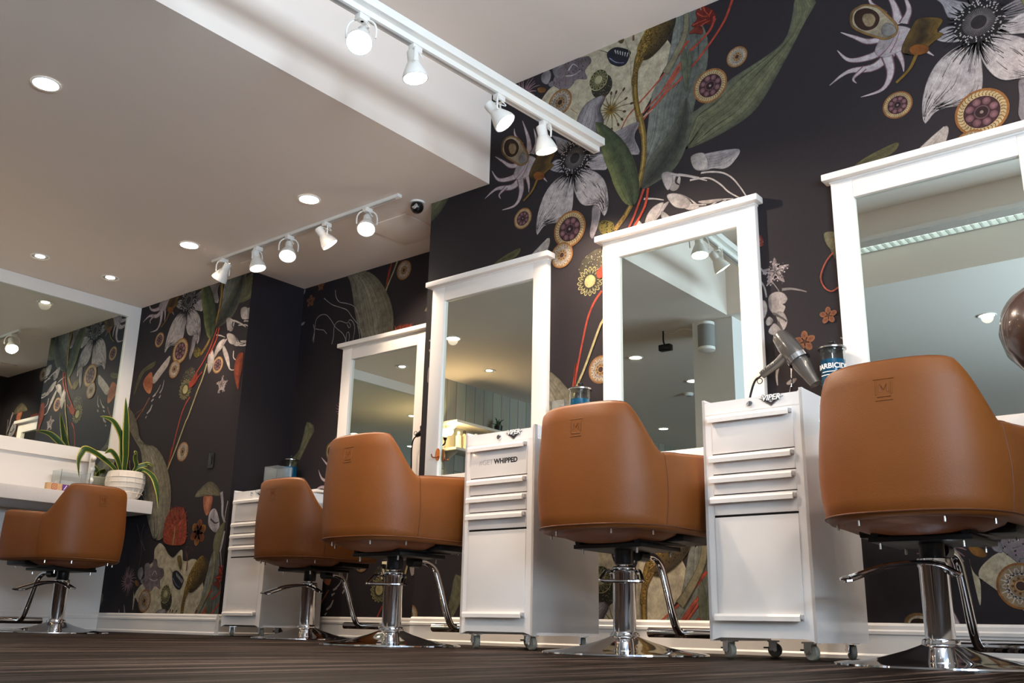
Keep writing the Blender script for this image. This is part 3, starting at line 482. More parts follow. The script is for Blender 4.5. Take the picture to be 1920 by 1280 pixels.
PU, PV = 2216, 2867
rnd = random.Random(3)
def V2(p): return Vector((p[0], p[1], 0))
class Prim:
    def __init__(s): s.t = []                      # (sub layer, [(u,v)*3], [col*3])
    def tri(s, sub, a, b, c, ca, cb=None, cc=None): s.t.append((sub, (a, b, c), (ca, cb or ca, cc or ca)))
    def quad(s, sub, a, b, c, d, ca, cb=None, cc=None, cd=None):
        cb = cb or ca; cc = cc or ca; cd = cd or ca
        s.tri(sub, a, b, c, ca, cb, cc); s.tri(sub, a, c, d, ca, cc, cd)
    def fill(s, sub, pts, col, shade=0):
        d = rnd.choice(((1, 0), (0, 1), (-1, 0), (0, -1), (.7, .7), (-.7, .7))); pj = [p.x*d[0]+p.y*d[1] for p in pts]; a, b = min(pj), max(pj)
        cs = [[x*(1-.5*shade*((q-a)/(b-a+1e-6))**2) for x in col] for q in pj]
        for t in tessellate_polygon([pts]): s.tri(sub, *[(pts[i].x, pts[i].y) for i in t], *[cs[i] for i in t])
    def ell(s, sub, c, rx, ry, col, rot=0, n=20, r0=0, col2=None):
        pts = []
        for k in range(n):
            a = 2*math.pi*k/n; x, y = rx*math.cos(a), ry*math.sin(a); pts.append((c[0]+x*math.cos(rot)-y*math.sin(rot), c[1]+x*math.sin(rot)+y*math.cos(rot)))
        for k in range(n): s.tri(sub, c, pts[k], pts[(k+1) % n], col2 or col, col, col)
    def stroke(s, sub, pts, w0, w1, col, n=6):
        P = crom([V2(p) for p in pts], False, n) if len(pts) > 2 else [V2(p) for p in pts]
        N = len(P); L = []; R = []
        for i, p in enumerate(P):
            t = (P[min(i+1, N-1)]-P[max(i-1, 0)]); t = t.normalized() if t.length > 0 else Vector((1, 0, 0)); nn = Vector((-t.y, t.x, 0)); w = (w0+(w1-w0)*i/(N-1))/2
            L.append(p+nn*w); R.append(p-nn*w)
        for i in range(N-1): s.quad(sub, *[(q.x, q.y) for q in (L[i], L[i+1], R[i+1], R[i])], col)
def resample(ch, n):
    d = [0]
    for i in range(1, len(ch)): d.append(d[-1]+(ch[i]-ch[i-1]).length)
    out = []; j = 0
    for k in range(n):
        x = d[-1]*k/(n-1)
        while j < len(d)-2 and d[j+1] < x: j += 1
        s = (x-d[j])/max(1e-6, d[j+1]-d[j]); out.append(ch[j].lerp(ch[j+1], min(1, s)))
    return out
def inside(p, poly):
    r = False; j = len(poly)-1
    for i in range(len(poly)):
        a, b = poly[i], poly[j]
        if (a.y > p[1]) != (b.y > p[1]) and p[0] < (b.x-a.x)*(p[1]-a.y)/(b.y-a.y)+a.x: r = not r
        j = i
    return r
def scatter(pr, sub, P, spec):
    col, n, r = lin(spec[0]), spec[1], spec[2]
    x0, x1, y0, y1 = min(p.x for p in P), max(p.x for p in P), min(p.y for p in P), max(p.y for p in P); k = 0; g = 0
    while k < n and g < n*8:
        g += 1; p = (rnd.uniform(x0, x1), rnd.uniform(y0, y1))
        if inside(p, P): pr.ell(sub, p, r*rnd.uniform(.5, 1)/2, r*rnd.uniform(.5, 1)/2, col, rnd.random()*3, 7); k += 1
def mk(entry):
    pr = Prim(); kind = entry[0]
    if kind == 'poly':
        _, n, c, pts, k = entry; P = crom([V2(p) for p in pts], True, 5); pr.fill(0, P, lin(c), 0 if n == 'printed_cream_ground' else 1)
        if n != 'printed_cream_ground':
            x0, x1, y0, y1 = min(p.x for p in P), max(p.x for p in P), min(p.y for p in P), max(p.y for p in P); vert = (y1-y0) > (x1-x0); ln_ = max(x1-x0, y1-y0)
            for i in range(int(min(60, 10+ln_*.22))):
                q = (rnd.uniform(x0, x1), rnd.uniform(y0, y1)); l_ = ln_*rnd.uniform(.06, .16); dx, dy = (l_*.25, l_) if vert else (l_, l_*.25); e_ = (q[0]+dx, q[1]+dy)
                if inside(q, P) and inside(e_, P): pr.stroke(1, [q, e_], max(1.5, ln_*.014), .8, [x*rnd.choice((.4, .6, .75, 1.2)) for x in lin(c)], 1)
            pr.stroke(1, [(p.x, p.y) for p in P]+[(P[0].x, P[0].y)], 2.6, 2.6, [x*.4 for x in lin(c)], 1)
        if 'dots' in k: scatter(pr, 2, P, k['dots'])
        if 'fringe' in k:
            a, b, cnt, ln = k['fringe']; ctr = sum(P, Vector())/len(P)
            for i in range(cnt):
                q = P[rnd.randrange(len(P))]; f = rnd.uniform(.15, 1); p = ctr.lerp(q, f); d = (q-ctr).normalized(); e = p+(d+Vector((0, .6, 0)))*ln*rnd.uniform(.6, 1.3)
                pr.stroke(1, [(p.x, p.y), (e.x, e.y)], 6, 2, lin(a if rnd.random() < .6 else b))
    elif kind == 'leaf':
        _, n, cols, tip, pts, k = entry; P = crom([V2(p) for p in pts], True, 5); ti = tip*5
        A = resample(P[:ti+1], 26); B = resample([P[0]]+P[:ti-1:-1], 26); cl = [lin(c) for c in cols]
        if len(cl) == 1: cl = cl*2
        nb = 8
        def at(i, f): q = A[i].lerp(B[i], f); return (q.x, q.y)
        def cf(f):
            x = f*(len(cl)-1); j = min(int(x), len(cl)-2); t = x-j; return [a+(b-a)*t for a, b in zip(cl[j], cl[j+1])]
        for i in range(25):
            sh_ = 1+.12*math.sin(i*.9+len(pts))
            for j in range(nb): pr.quad(0, at(i, j/nb), at(i+1, j/nb), at(i+1, (j+1)/nb), at(i, (j+1)/nb), cf(j/nb), cf(j/nb), cf((j+1)/nb), cf((j+1)/nb))
        for ch in (A, B): pr.stroke(1, [(p.x, p.y) for p in ch], 3, 2, [x*.45 for x in cl[0]], 1)
        if 'lines' in k:
            c, m = k['lines']; wid = max((A[i]-B[i]).length for i in range(26))
            for q in range(m):
                f = (q+1)/(m+1); f2 = .5+(f-.5)*.8
                if 'fray' in k: continue
                pr.stroke(1, [at(i, f+(f2-f)*i/25) for i in range(0, 25, 2)], wid*.022, wid*.008, [x*.6+y*.4 for x, y in zip(lin(c), cf(f))], 2)
            for q in range(m*5):
                f = rnd.uniform(.04, .96); i0 = rnd.randint(0, 18); i1 = i0+rnd.randint(4, 7); b_ = cf(f); g_ = rnd.choice((.6, .75, 1.25, 1.4))
                pr.stroke(1, [at(i, f) for i in range(i0, min(26, i1))], wid*.012, wid*.005, [x*g_ for x in b_], 2)
        if 'fray' in k:
            for q in range(110):
                f = rnd.uniform(.03, .97); z_ = rnd.random(); i0 = 0 if z_ < .4 else rnd.randint(15, 20) if z_ < .8 else rnd.randint(4, 14); i1 = i0+(rnd.randint(3, 9) if i0 == 0 else rnd.randint(3, 5))
                pr.stroke(1, [at(i, f) for i in range(i0, min(26, i1))], 5.5 if i0 == 0 else 1.2, 1.2 if i0 == 0 else 3.2, lin(k['fray']), 2)
        if 'dots' in k: scatter(pr, 2, P, k['dots'])
    elif kind == 'st':
        _, n, c, w0, w1, pts = entry
        if max(w0, w1) > 9: pr.stroke(0, pts, w0+2, w1+1.5, [x*.45 for x in lin(c)])
        pr.stroke(1, pts, w0*.9, w1*.85, lin(c))
        if max(w0, w1) > 20 and n == 'printed_pod':
            Q = crom([V2(p) for p in pts], False, 7)
            for p in Q: pr.ell(2, (p.x+rnd.uniform(-.3, .3)*w0, p.y+rnd.uniform(-4, 4)), 3.5, 2.5, lin('2e2210'), 0, 7); pr.ell(2, (p.x+rnd.uniform(-.35, .35)*w0, p.y+rnd.uniform(-6, 6)), 2.5, 2, lin('b59a52'), 0, 6)
    elif kind == 'disc':
        _, n, sort, c, r = entry
        def R(a, q): return (c[0]+math.cos(a)*q*r, c[1]+math.sin(a)*q*r)
        if sort in ('cell', 'star'):
            pr.ell(0, c, r, r, lin('8a5c30'), n=32); pr.ell(1, c, r*.9, r*.9, lin('b09a72' if sort == 'cell' else '8f7a5c'), n=32)
        if sort == 'cell':
            for i in range(36): a = i*math.pi/18; pr.stroke(2, [R(a, .70), R(a+.05, .78), R(a-.04, .9)], r*.035, r*.02, lin('5a3c22'), 2)
            pr.ell(3, c, r*.68, r*.68, lin('3c2226'), n=24)
            for i in range(8): a = i*math.pi/4+.3; pr.ell(4, R(a, .47), r*.16, r*.16, lin('5f4246'), n=12, col2=lin('8a6266'))
            pr.ell(4, c, r*.29, r*.29, lin('5c4548'), n=20); pr.ell(5, c, r*.24, r*.24, lin('2e1a1e'), n=16); pr.ell(6, c, r*.07, r*.07, lin('8d7a70'), n=10)
        elif sort == 'star':
            for i in range(9):
                a = i*2*math.pi/9
                for d in (-.5, -.25, 0, .25, .5):
                    p0 = R(a, .5); p1 = (p0[0]+math.cos(a+d*3.2)*r*.34, p0[1]+math.sin(a+d*3.2)*r*.34); pr.stroke(2, [p0, p1], r*.07, r*.05, lin('b5ada6'), 1)
                pr.ell(3, R(a+.35, .33), r*.06, r*.06, lin('5f4224'), n=8)
            pr.ell(2, c, r*.3, r*.3, lin('8a6236'), n=20); pr.ell(3, c, r*.24, r*.24, lin('a88a66'), n=20); pr.ell(4, c, r*.2, r*.2, lin('3d2a24'), n=16)
        elif sort == 'pansy':
            for i in range(6): a = i*math.pi/3+.4; pr.ell(0, R(a, .5), r*.5, r*.34, lin('7d4420' if i % 2 else '8a5a24'), a, 16, col2=lin('4a2414'))
            for i in range(12): a = i*math.pi/6; pr.stroke(1, [R(a, .2), R(a+.1, .8)], r*.07, r*.02, lin('3a1c12'), 1)
        elif sort == 'blossom':
            for i in range(5): a = i*2*math.pi/5+.3; pr.ell(0, R(a, .55), r*.46, r*.32, lin('8a5a3c'), a, 14, col2=lin('6a3a2a'))
            pr.ell(1, c, r*.2, r*.2, lin('4a2c20'), n=10)
    else:
        _, n, c, r = entry
        def R(a, q): return (c[0]+math.cos(a)*q*r, c[1]+math.sin(a)*q*r)
        if kind == 'anther':
            for i in range(120): a = rnd.random()*6.283; q = rnd.uniform(.85, 1.5); pr.stroke(0, [R(a, .5), R(a, q)], 9, 2, lin('1c191a'), 1)
            pr.ell(1, c, r*.95, r*.9, lin('1c191a'), n=28)
            for i in range(60): a = i*6.283/60; pr.stroke(2, [R(a, .3), R(a, .62)], 2.5, 2, lin('77706f'), 1)
            for i in range(110): a = rnd.random()*6.283; q = rnd.uniform(.62, .98); p = R(a, q); pr.ell(3, p, 4.5, 3.2, lin('b5aca9'), a, 7)
            pr.ell(3, c, r*.3, r*.3, lin('2a2526'), n=16)
        elif kind == 'slice':
            b = (c[0]+r*.35, c[1]-r*.75); pr.ell(0, b, r*1.1, r*1.25, lin('2e2c22'), .4, 24)
            for i in range(60): a = rnd.random()*6.283; q = rnd.random(); pr.ell(1, (b[0]+math.cos(a)*q*r, b[1]+math.sin(a)*q*r*1.1), 3.5, 2.5, lin('7d7a60'), a, 6)
            pr.ell(2, c, r, r*1.05, lin('a8a47c'), n=24); pr.ell(3, c, r*.94, r*.98, lin('34301f'), n=24)
            for i in range(14): a = i*6.283/14; pr.ell(4, R(a, .68), r*.26, r*.13, lin('8f8b62'), a, 10); pr.ell(5, R(a, .68), r*.19, r*.075, lin('4a4630'), a, 10)
            pr.ell(4, c, r*.42, r*.42, lin('a8a47c'), n=16)
        elif kind == 'rosette':
            for i in range(16): a = i*6.283/16; pr.ell(0, R(a, .68), r*.36, r*.16, lin('9c9464'), a, 14); pr.ell(1, R(a, .68), r*.29, r*.115, lin('3c382c'), a, 12); pr.ell(2, R(a, .70), r*.14, r*.05, lin('857e58'), a, 8)
            pr.ell(3, c, r*.44, r*.44, lin('a09868'), n=20)
        elif kind == 'burst':
            for i in range(16):
                a = i*6.283/16+rnd.uniform(-.1, .1); q = rnd.uniform(.7, 1.15); pr.stroke(0, [R(a, .1), R(a+.06, q*.55), R(a, q)], 7, 3, lin('6e5c34'), 4); pr.ell(1, R(a, q), 13, 8, lin('4a3520'), a, 9)
            for i in range(50): a = rnd.random()*6.283; pr.stroke(1, [R(a, .05), R(a, rnd.uniform(.25, .5))], 4, 1.5, lin('7d6632'), 1)
            pr.ell(2, c, r*.2, r*.2, lin('8a6c30'), n=16, col2=lin('33260f'))
        elif kind == 'starfish':
            pts = []
            for i in range(10): a = i*math.pi/5+math.pi/2; q = 1.0 if i % 2 == 0 else .48; pts.append(V2(R(a, q)))
            pr.fill(0, crom(pts, True, 3), lin('8f8280'))
            for i in range(90): a = rnd.random()*6.283; q = (.45+.5*abs(math.cos(2.5*(a-math.pi/2))))*rnd.uniform(.5, 1.05); pr.ell(1, R(a, q), 5, 4, lin('b5a8a4' if rnd.random() < .6 else '4a4042'), a, 6)
            for i in range(5): a = i*6.283/5+math.pi/2; pr.stroke(2, [R(a, .05), R(a, .4)], 6, 2, lin('3a3234'), 1)
        elif kind == 'spikes':
            for i in range(24): a = i*6.283/24+rnd.uniform(-.1, .1); q = rnd.uniform(.75, 1.05); pr.stroke(0, [R(a, .1), R(a+.1, q*.6), R(a-.05, q)], 14, 3, lin('7d6266' if i % 2 else '8f7478'), 4)
            pr.ell(1, c, r*.25, r*.25, lin('5a4448'), n=14)
    return pr
def clip(poly, cols, r):
    for ax, lim, sg in ((0, r[0], 1), (0, r[1], -1), (1, r[2], 1), (1, r[3], -1)):
        out = []; oc = []; n = len(poly)
        for i in range(n):
            a, b = poly[i], poly[(i+1) % n]; ia = sg*(a[ax]-lim) >= 0; ib = sg*(b[ax]-lim) >= 0
            if ia: out.append(a); oc.append(cols[i])
            if ia != ib:
                t = (lim-a[ax])/(b[ax]-a[ax]); out.append((a[0]+(b[0]-a[0])*t, a[1]+(b[1]-a[1])*t)); oc.append([x+(y-x)*t for x, y in zip(cols[i], cols[(i+1) % n])])
        poly, cols = out, oc
        if len(poly) < 3: return None, None
    return poly, cols
def build_mural():
    ents = []                                      # key, prim, bbox, base layer
    single = ('disc', 'starfish')
    for i, e in enumerate(MURAL):
        pr = mk(e)
        if not pr.t: continue
        us = [p[0] for t in pr.t for p in t[1]]; vs = [p[1] for t in pr.t for p in t[1]]
        bb = (min(us), max(us), min(vs), max(vs)); top = max(t[0] for t in pr.t); base = 0
        for (k2, p2, b2, ba2, t2) in ents:
            for du in (-PU, 0, PU):
                for dv in (-PV, 0, PV):
                    if bb[0] < b2[1]+du and b2[0]+du < bb[1] and bb[2] < b2[3]+dv and b2[2]+dv < bb[3]: base = max(base, t2+1)
        ents.append(((e[1], i if e[0] in single else -1), pr, bb, base, base+top))
    for parent, off, rect, Y in ((wb, (0, 0), (XS, 1.2, .146, ZT), YW), (wc, (-4.06, -.05), (XL, XC, .146, ZS), YC), (wa, (-2.19, 1.24), (XC, XS, .146, ZS), YA)):
        R = [q*1000 for q in rect]
        for iu in range(-3, 5):
            for iv in range(-2, 3):
                su, sv = off[0]*1000+iu*PU, off[1]*1000+iv*PV; groups = {}
                for key, pr, bb, base, top in ents:
                    if bb[1]+su < R[0] or bb[0]+su > R[1] or bb[3]+sv < R[2] or bb[2]+sv > R[3]: continue
                    inn = bb[0]+su >= R[0] and bb[1]+su <= R[1] and bb[2]+sv >= R[2] and bb[3]+sv <= R[3]
                    g = groups.setdefault(key, ([], [], []))
                    for sub, pts, cols in pr.t:
                        q = [(p[0]+su, p[1]+sv) for p in pts]
                        if not inn:
                            q, cols = clip(q, list(cols), R)
                            if q is None: continue
                        area = sum(q[i][0]*q[(i+1) % len(q)][1]-q[(i+1) % len(q)][0]*q[i][1] for i in range(len(q)))
                        if abs(area) < .05: continue
                        if area < 0: q = q[::-1]; cols = list(cols)[::-1]
                        y = Y-.0004-(base+sub)*.00006; b = len(g[0])
                        g[0].extend((p[0]/1000, y, p[1]/1000) for p in q); g[1].append(list(range(b, b+len(q)))); g[2].extend(cols)
                for (name, _), (vs, fs, cs) in groups.items():
                    if not fs: continue
                    me = bpy.data.meshes.new(name); me.from_pydata(vs, [], fs); me.materials.append(MATS['mural_print'])
                    ca = me.color_attributes.new('print', 'FLOAT_COLOR', 'POINT'); ca.data.foreach_set('color', [x for c in cs for x in (c[0], c[1], c[2], 1.0)])
                    o = bpy.data.objects.new(name, me); COL.objects.link(o); o.parent = parent
build_mural()

# ------------------------------------------------------------------ station mirrors
def station_mirror(x, ywall, label, zbot=.86):
    t = thing('station_mirror', label, 'mirror', (x, ywall-.001, zbot), 0, 'white framed station mirrors')
    W, H, S = .905, 2.145-zbot, .102; y0, y1 = -.036, 0
    MB().box(0, S, y0, y1, 0, H, .003).build('stile', 'frame_white', t); MB().box(W-S, W, y0, y1, 0, H, .003).build('stile', 'frame_white', t)
    MB().box(S, W-S, y0+.001, y1, H-.1, H, .003).build('top_rail', 'frame_white', t); MB().box(S, W-S, y0+.001, y1, 0, .09, .003).build('bottom_rail', 'frame_white', t)
    MB().box(-.03, W+.03, -.075, 0, H, H+.034, .006).build('crown_moulding', 'frame_white', t); MB().box(-.004, W+.004, -.042, 0, H-.008, H, .002).build('crown_cove', 'frame_white', t)
    MB().box(S-.01, W-S+.01, -.016, -.010, .08, H-.09).build('mirror_glass', 'mirror_silver', t, False)
    return t
mB = station_mirror(-4.063, YW, 'white framed mirror beside the alcove corner, with a copper hook on its frame')
mC = station_mirror(-2.778, YW, 'white framed mirror behind the middle chair, reflecting a track lamp and grey speaker')
mD = station_mirror(-1.487, YW, 'white framed mirror at the right edge, reflecting the louvred strip light')
mA = station_mirror(-5.595, YA, 'smaller looking white framed mirror recessed in the alcove')
hk = thing('wall_hook', 'copper oval hook plate on the left stile of the mirror', 'hook', (-3.958, YW-.037, 1.075))
pl = MB(); pl.prism([(.017*math.cos(a), .038*math.sin(a)) for a in [k*math.pi/10 for k in range(20)]], 'y', -.004, 0); pl.build('plate', 'copper', hk)
MB().tube([(0, -.004, -.012), (0, -.03, -.022), (0, -.05, -.02), (0, -.056, -.004)], .004, 8, smooth=4).build('prong', 'copper', hk)

# ------------------------------------------------------------------ big wall mirror and floating desk on the left wall
t = thing('wall_mirror', 'long wall mirror in a flat white frame above the floating desk', 'mirror', (XL, 1.0, 1.345))
LW = YC-.002-1.0; MB().box(0, .03, 0, .11, 0, ZS-1.347).build('stile', 'trim_white', t, False); MB().box(0, .03, LW-.11, LW, 0, ZS-1.347).build('stile', 'trim_white', t, False)
MB().box(0, .03, .11, LW-.11, 1.315, ZS-1.347).build('top_rail', 'trim_white', t, False); MB().box(0, .03, .11, LW-.11, 0, .105).build('bottom_rail', 'trim_white', t, False)
MB().box(.001, .008, .1, LW-.1, .1, 1.32).build('mirror_glass', 'mirror_silver', t, False)
t = thing('floating_desk', 'long white floating desk below the wall mirror', 'desk', (XL, 1.0, .91))
MB().box(.001, .62, 0, 3.32, 0, .1, .003).build('desk_top', 'desk_white', t)
for y in (.4, 1.7, 3.0): MB().box(.001, .45, y, y+.04, -.1, 0, .002).build('bracket', 'trim_white', t)

# ------------------------------------------------------------------ styling chairs
def shell_path():
    P = []                                     # x, y, normal x, normal y, angle from the back centre
    R = .288; B = .325; n = 2.65
    for k in range(7): y = .25-.25*k/6; P.append((-R-.1*y, y, -1, 0, -90-(.25-.25*k/6)*120))
    for k in range(1, 48):
        a = math.radians(-90+180*k/48); s, c = math.sin(a), math.cos(a)
        x = R*math.copysign(abs(s)**(2/n), s); y = -B*abs(c)**(2/n); nx = math.copysign(abs(s)**(2-2/n), s)/R; ny = -abs(c)**(2-2/n)/B; l = math.hypot(nx, ny)
        P.append((x, y, nx/l, ny/l, math.degrees(a)))
    for k in range(7): y = .25*k/6; P.append((R+.1*y, y, 1, 0, 90+(.25*k/6)*120))
    return P
def top_z(a):
    a = abs(a)
    if a < 37: return .891-.008*(a/37)**4
    if a < 70: q = (a-37)/33; s = q*q*(3-2*q)*.45+q*.55; return .883+(.708-.883)*s
    return .708+.036*min(1, (a-70)/50)
def shell_out(a, f):                            # outward bulge over the height fraction f
    return -.012+.014*math.sin(math.pi*min(1, f*1.05))
def make_chair():
    t = thing('styling_chair', '-', 'chair')
    P = shell_path(); zb = .431; T = .062; prof_n = 0; rings = []
    for i, (x, y, nx, ny, a) in enumerate(P):
        H = top_z(a)-zb; e = min(i, len(P)-1-i); sh = [.5, .86, 1][min(e, 2)]
        pr = [(-.022, .0), (-.012+.002, .012)]
        for f in (.12, .3, .5, .7, .86): pr.append((shell_out(a, f), f*H))
        pr += [(-.010, H-.014), (-.02, H-.003), (-.034, H), (-.05, H-.004), (-T, H-.018), (-T-.006, H*.5), (-T, .05), (-T, .0)]
        mid = H/2; ring = []
        for o, z in pr:
            o2 = -T/2+(o+T/2)*sh; z2 = mid+(z-mid)*(.96 if sh < .7 else 1)
            ring.append((x+nx*o2, y+ny*o2, zb+z2))
        rings.append(ring)
    n = len(rings[0]); vs = [v for r in rings for v in r]
    fs = [(i*n+k, i*n+(k+1) % n, (i+1)*n+(k+1) % n, (i+1)*n+k) for i in range(len(rings)-1) for k in range(n)]
    fs += [tuple(range(n)), tuple((len(rings)-1)*n+k for k in range(n))[::-1]]
    mb = MB(); mb.add(vs, fs); sh = mb.build('back_shell', 'leather', t, True, 60)
    # piping along the top edge and the bottom edge, vertical seams
    MB().tube([rings[i][9] for i in range(1, len(rings)-1)], .0032, 6).build('piping', 'leather_seam', sh)
    MB().tube([(rings[i][1][0]+P[i][2]*.002, rings[i][1][1]+P[i][3]*.002, zb+.014) for i in range(1, len(rings)-1)], .0028, 6).build('piping', 'leather_seam', sh)
    for sgn in (-1, 1):
        i = min(range(len(P)), key=lambda j: abs(P[j][4]-sgn*70)); MB().tube([(v[0]+P[i][2]*.0004, v[1]+P[i][3]*.0004, v[2]) for v in rings[i][1:9]], .0018, 5).build('seam', 'leather_seam', sh)
    # pressed emblem on the middle of the back
    def onback(u, z):
        f = (z-zb)/.46; r = shell_out(0, f)+.0006
        return (u, -.325*max(0, 1-(abs(u)/.288)**2.65)**(1/2.65)-r, z)
    em = MB()
    for seg in (((-.03, .83), (.03, .83)), ((-.022, .822), (-.022, .782)), ((.022, .822), (.022, .782)), ((-.012, .79), (-.010, .815), (0, .797), (.010, .815), (.012, .79)), ((-.02, .776), (.02, .776)), ((-.025, .765), (.025, .765))):
        em.tube([onback(*q) for q in seg], .0014, 5)
    em.build('emblem', 'leather', sh)
    # seat cushion and leather underside
    cu = []
    for (x, y, nx, ny, a) in P: cu.append((x-nx*.066, min(y-ny*.066, .25)))
    mb = MB(); k = len(cu); lay = [(.97, .46), (1, .475), (1, .515), (.96, .53), (.8, .538)]
    for s_, z in lay: mb.v += [(x*s_, y*s_, z) for x, y in cu]
    mb.f += [(i*k+j, i*k+(j+1) % k, (i+1)*k+(j+1) % k, (i+1)*k+j) for i in range(len(lay)-1) for j in range(k)]+[tuple(range(k))[::-1], tuple((len(lay)-1)*k+j for j in range(k))]; mb.mi = [0]*len(mb.f)
    mb.build('seat', 'leather', t)
    prof = [(.002, .392), (.10, .396), (.17, .408), (.225, .426), (.25, .455)]
    mb = MB(); mb.lathe(prof, 40, (0, -.055, 0)); mb.v = [(x*.98, y, z) for x, y, z in mb.v]; mb.build('seat_underside', 'leather_dark', t)
    fr = MB(); fr.box(-.235, .235, .04, .25, .405, .458, .012); fr.build('front_pan', 'black_metal', t)
    pl = MB(); pl.box(-.15, .15, -.12, .17, .378, .394, .003)
    for s_ in (-1, 1): pl.tube([(s_*.13, -.12, .40), (s_*.15, .2, .412)], .012, 6)
    pl.build('mounting_plate', 'black_metal', t)
    for x, y, z in ((-.12, -.1, .37), (.12, -.1, .37), (-.12, .14, .37), (.12, .14, .37), (-.2, .2, .408), (.2, .2, .408), (-.225, -.16, .425), (.225, -.16, .425), (-.12, -.27, .425), (.12, -.27, .425)):
        MB().cyl(.0045, z-.012, z+.012, 8, (x, y, 0)).build('bolt', 'brushed_steel', t)
    MB().lathe([(.033, .325), (.036, .33), (.036, .378)], 24).build('hub_sleeve', 'black_plastic', t)
    MB().cyl(.017, .285, .33, 20).build('piston', 'chrome', t)
    MB().lathe([(.043, .076), (.043, .285), (.046, .29), (.046, .312), (.042, .316), (.018, .316)], 32).build('pump_column', 'chrome', t)
    MB().lathe([(.045, .052), (.053, .056), (.055, .066), (.053, .076), (.045, .08)], 32).build('column_collar', 'chrome', t)
    MB().lathe([(.002, .066), (.05, .066), (.062, .06), (.10, .046), (.165, .028), (.23, .016), (.295, .009), (.307, .006), (.308, .001), (.002, .001)], 56, caps=False).build('base_plate', 'chrome', t, True, 50)
    # footrest
    ft = MB(); ft.tube([(0, .13, .372), (0, .2, .372), (0, .262, .345), (0, .30, .28), (0, .36, .14), (0, .395, .09), (0, .44, .078)], .016, 12, smooth=5); ft.build('footrest_tube', 'chrome', t)
    MB().cyl(.02, -.16, .16, 16, (0, 0, 0), Matrix.Translation((0, .44, .08)) @ Matrix.Rotation(math.pi/2, 4, 'Y')).build('foot_bar', 'chrome', t)
    MB().cyl(.024, -.03, .03, 16, (0, 0, 0), Matrix.Translation((0, .125, .366)) @ Matrix.Rotation(math.pi/2, 4, 'X')).build('footrest_socket', 'black_plastic', t)
    # pump pedal, pointing to local -Y of its own part
    pd = MB(); H0 = .285
    for s_ in (-1, 1): pd.tube([(s_*.048, .07, H0-.02), (s_*.05, 0, H0+.012), (s_*.062, -.12, H0+.008), (s_*.075, -.24, H0-.03)], .0065, 8, smooth=4)
    pd.tube([(-.075, -.24, H0-.03), (-.055, -.265, H0-.034), (.055, -.265, H0-.034), (.075, -.24, H0-.03)], .0065, 8, smooth=3)
    pd.tube([(-.05, 0, H0+.012), (.05, 0, H0+.012)], .008, 8); pd.tube([(-.048, .07, H0-.02), (.048, .07, H0-.02)], .006, 8)
    pd.build('pump_pedal', 'chrome', t)
    return t
proto = make_chair()
chairs = [((-.972, 3.42), 0, -72, -.02, 'tan leather salon chair closest to the right edge, before the rightmost mirror'),
          ((-2.205, 3.475), 0, 30, 0, 'tan leather salon chair in the middle, between the two larger white cabinets'),
          ((-3.485, 3.42), 0, 36, 0, 'tan leather salon chair left of the cabinet with printed lettering'),
          ((-5.0, 4.16), 0, -52, .0, 'tan leather salon chair in front of the alcove mirror, partly hidden by another chair'),
          ((-6.58, 3.35), 94, -140, -.012, 'dark tan leather salon chair facing the floating desk on the left')]
chair_objs = [proto]+[copy_tree(proto) for _ in chairs[1:]]
for i, (p, rz, ped, lift, lab) in enumerate(chairs):
    c = chair_objs[i]
    c.location = (p[0], p[1], 0); c.scale = (1.085, 1.085, 1.085); c.rotation_euler = (0, 0, math.radians(rz)); tag(c, lab, 'chair', 'tan leather styling chairs')
    for ch in c.children:
        n = ch.name.split('.')[0]
        if n == 'pump_pedal': ch.rotation_euler = (0, 0, math.radians(ped))
        elif lift and n not in ('base_plate', 'column_collar', 'pump_column'): ch.location.z += lift
        if lift and n == 'piston': ch.scale.z = 1.0; ch.location.z = lift*.6

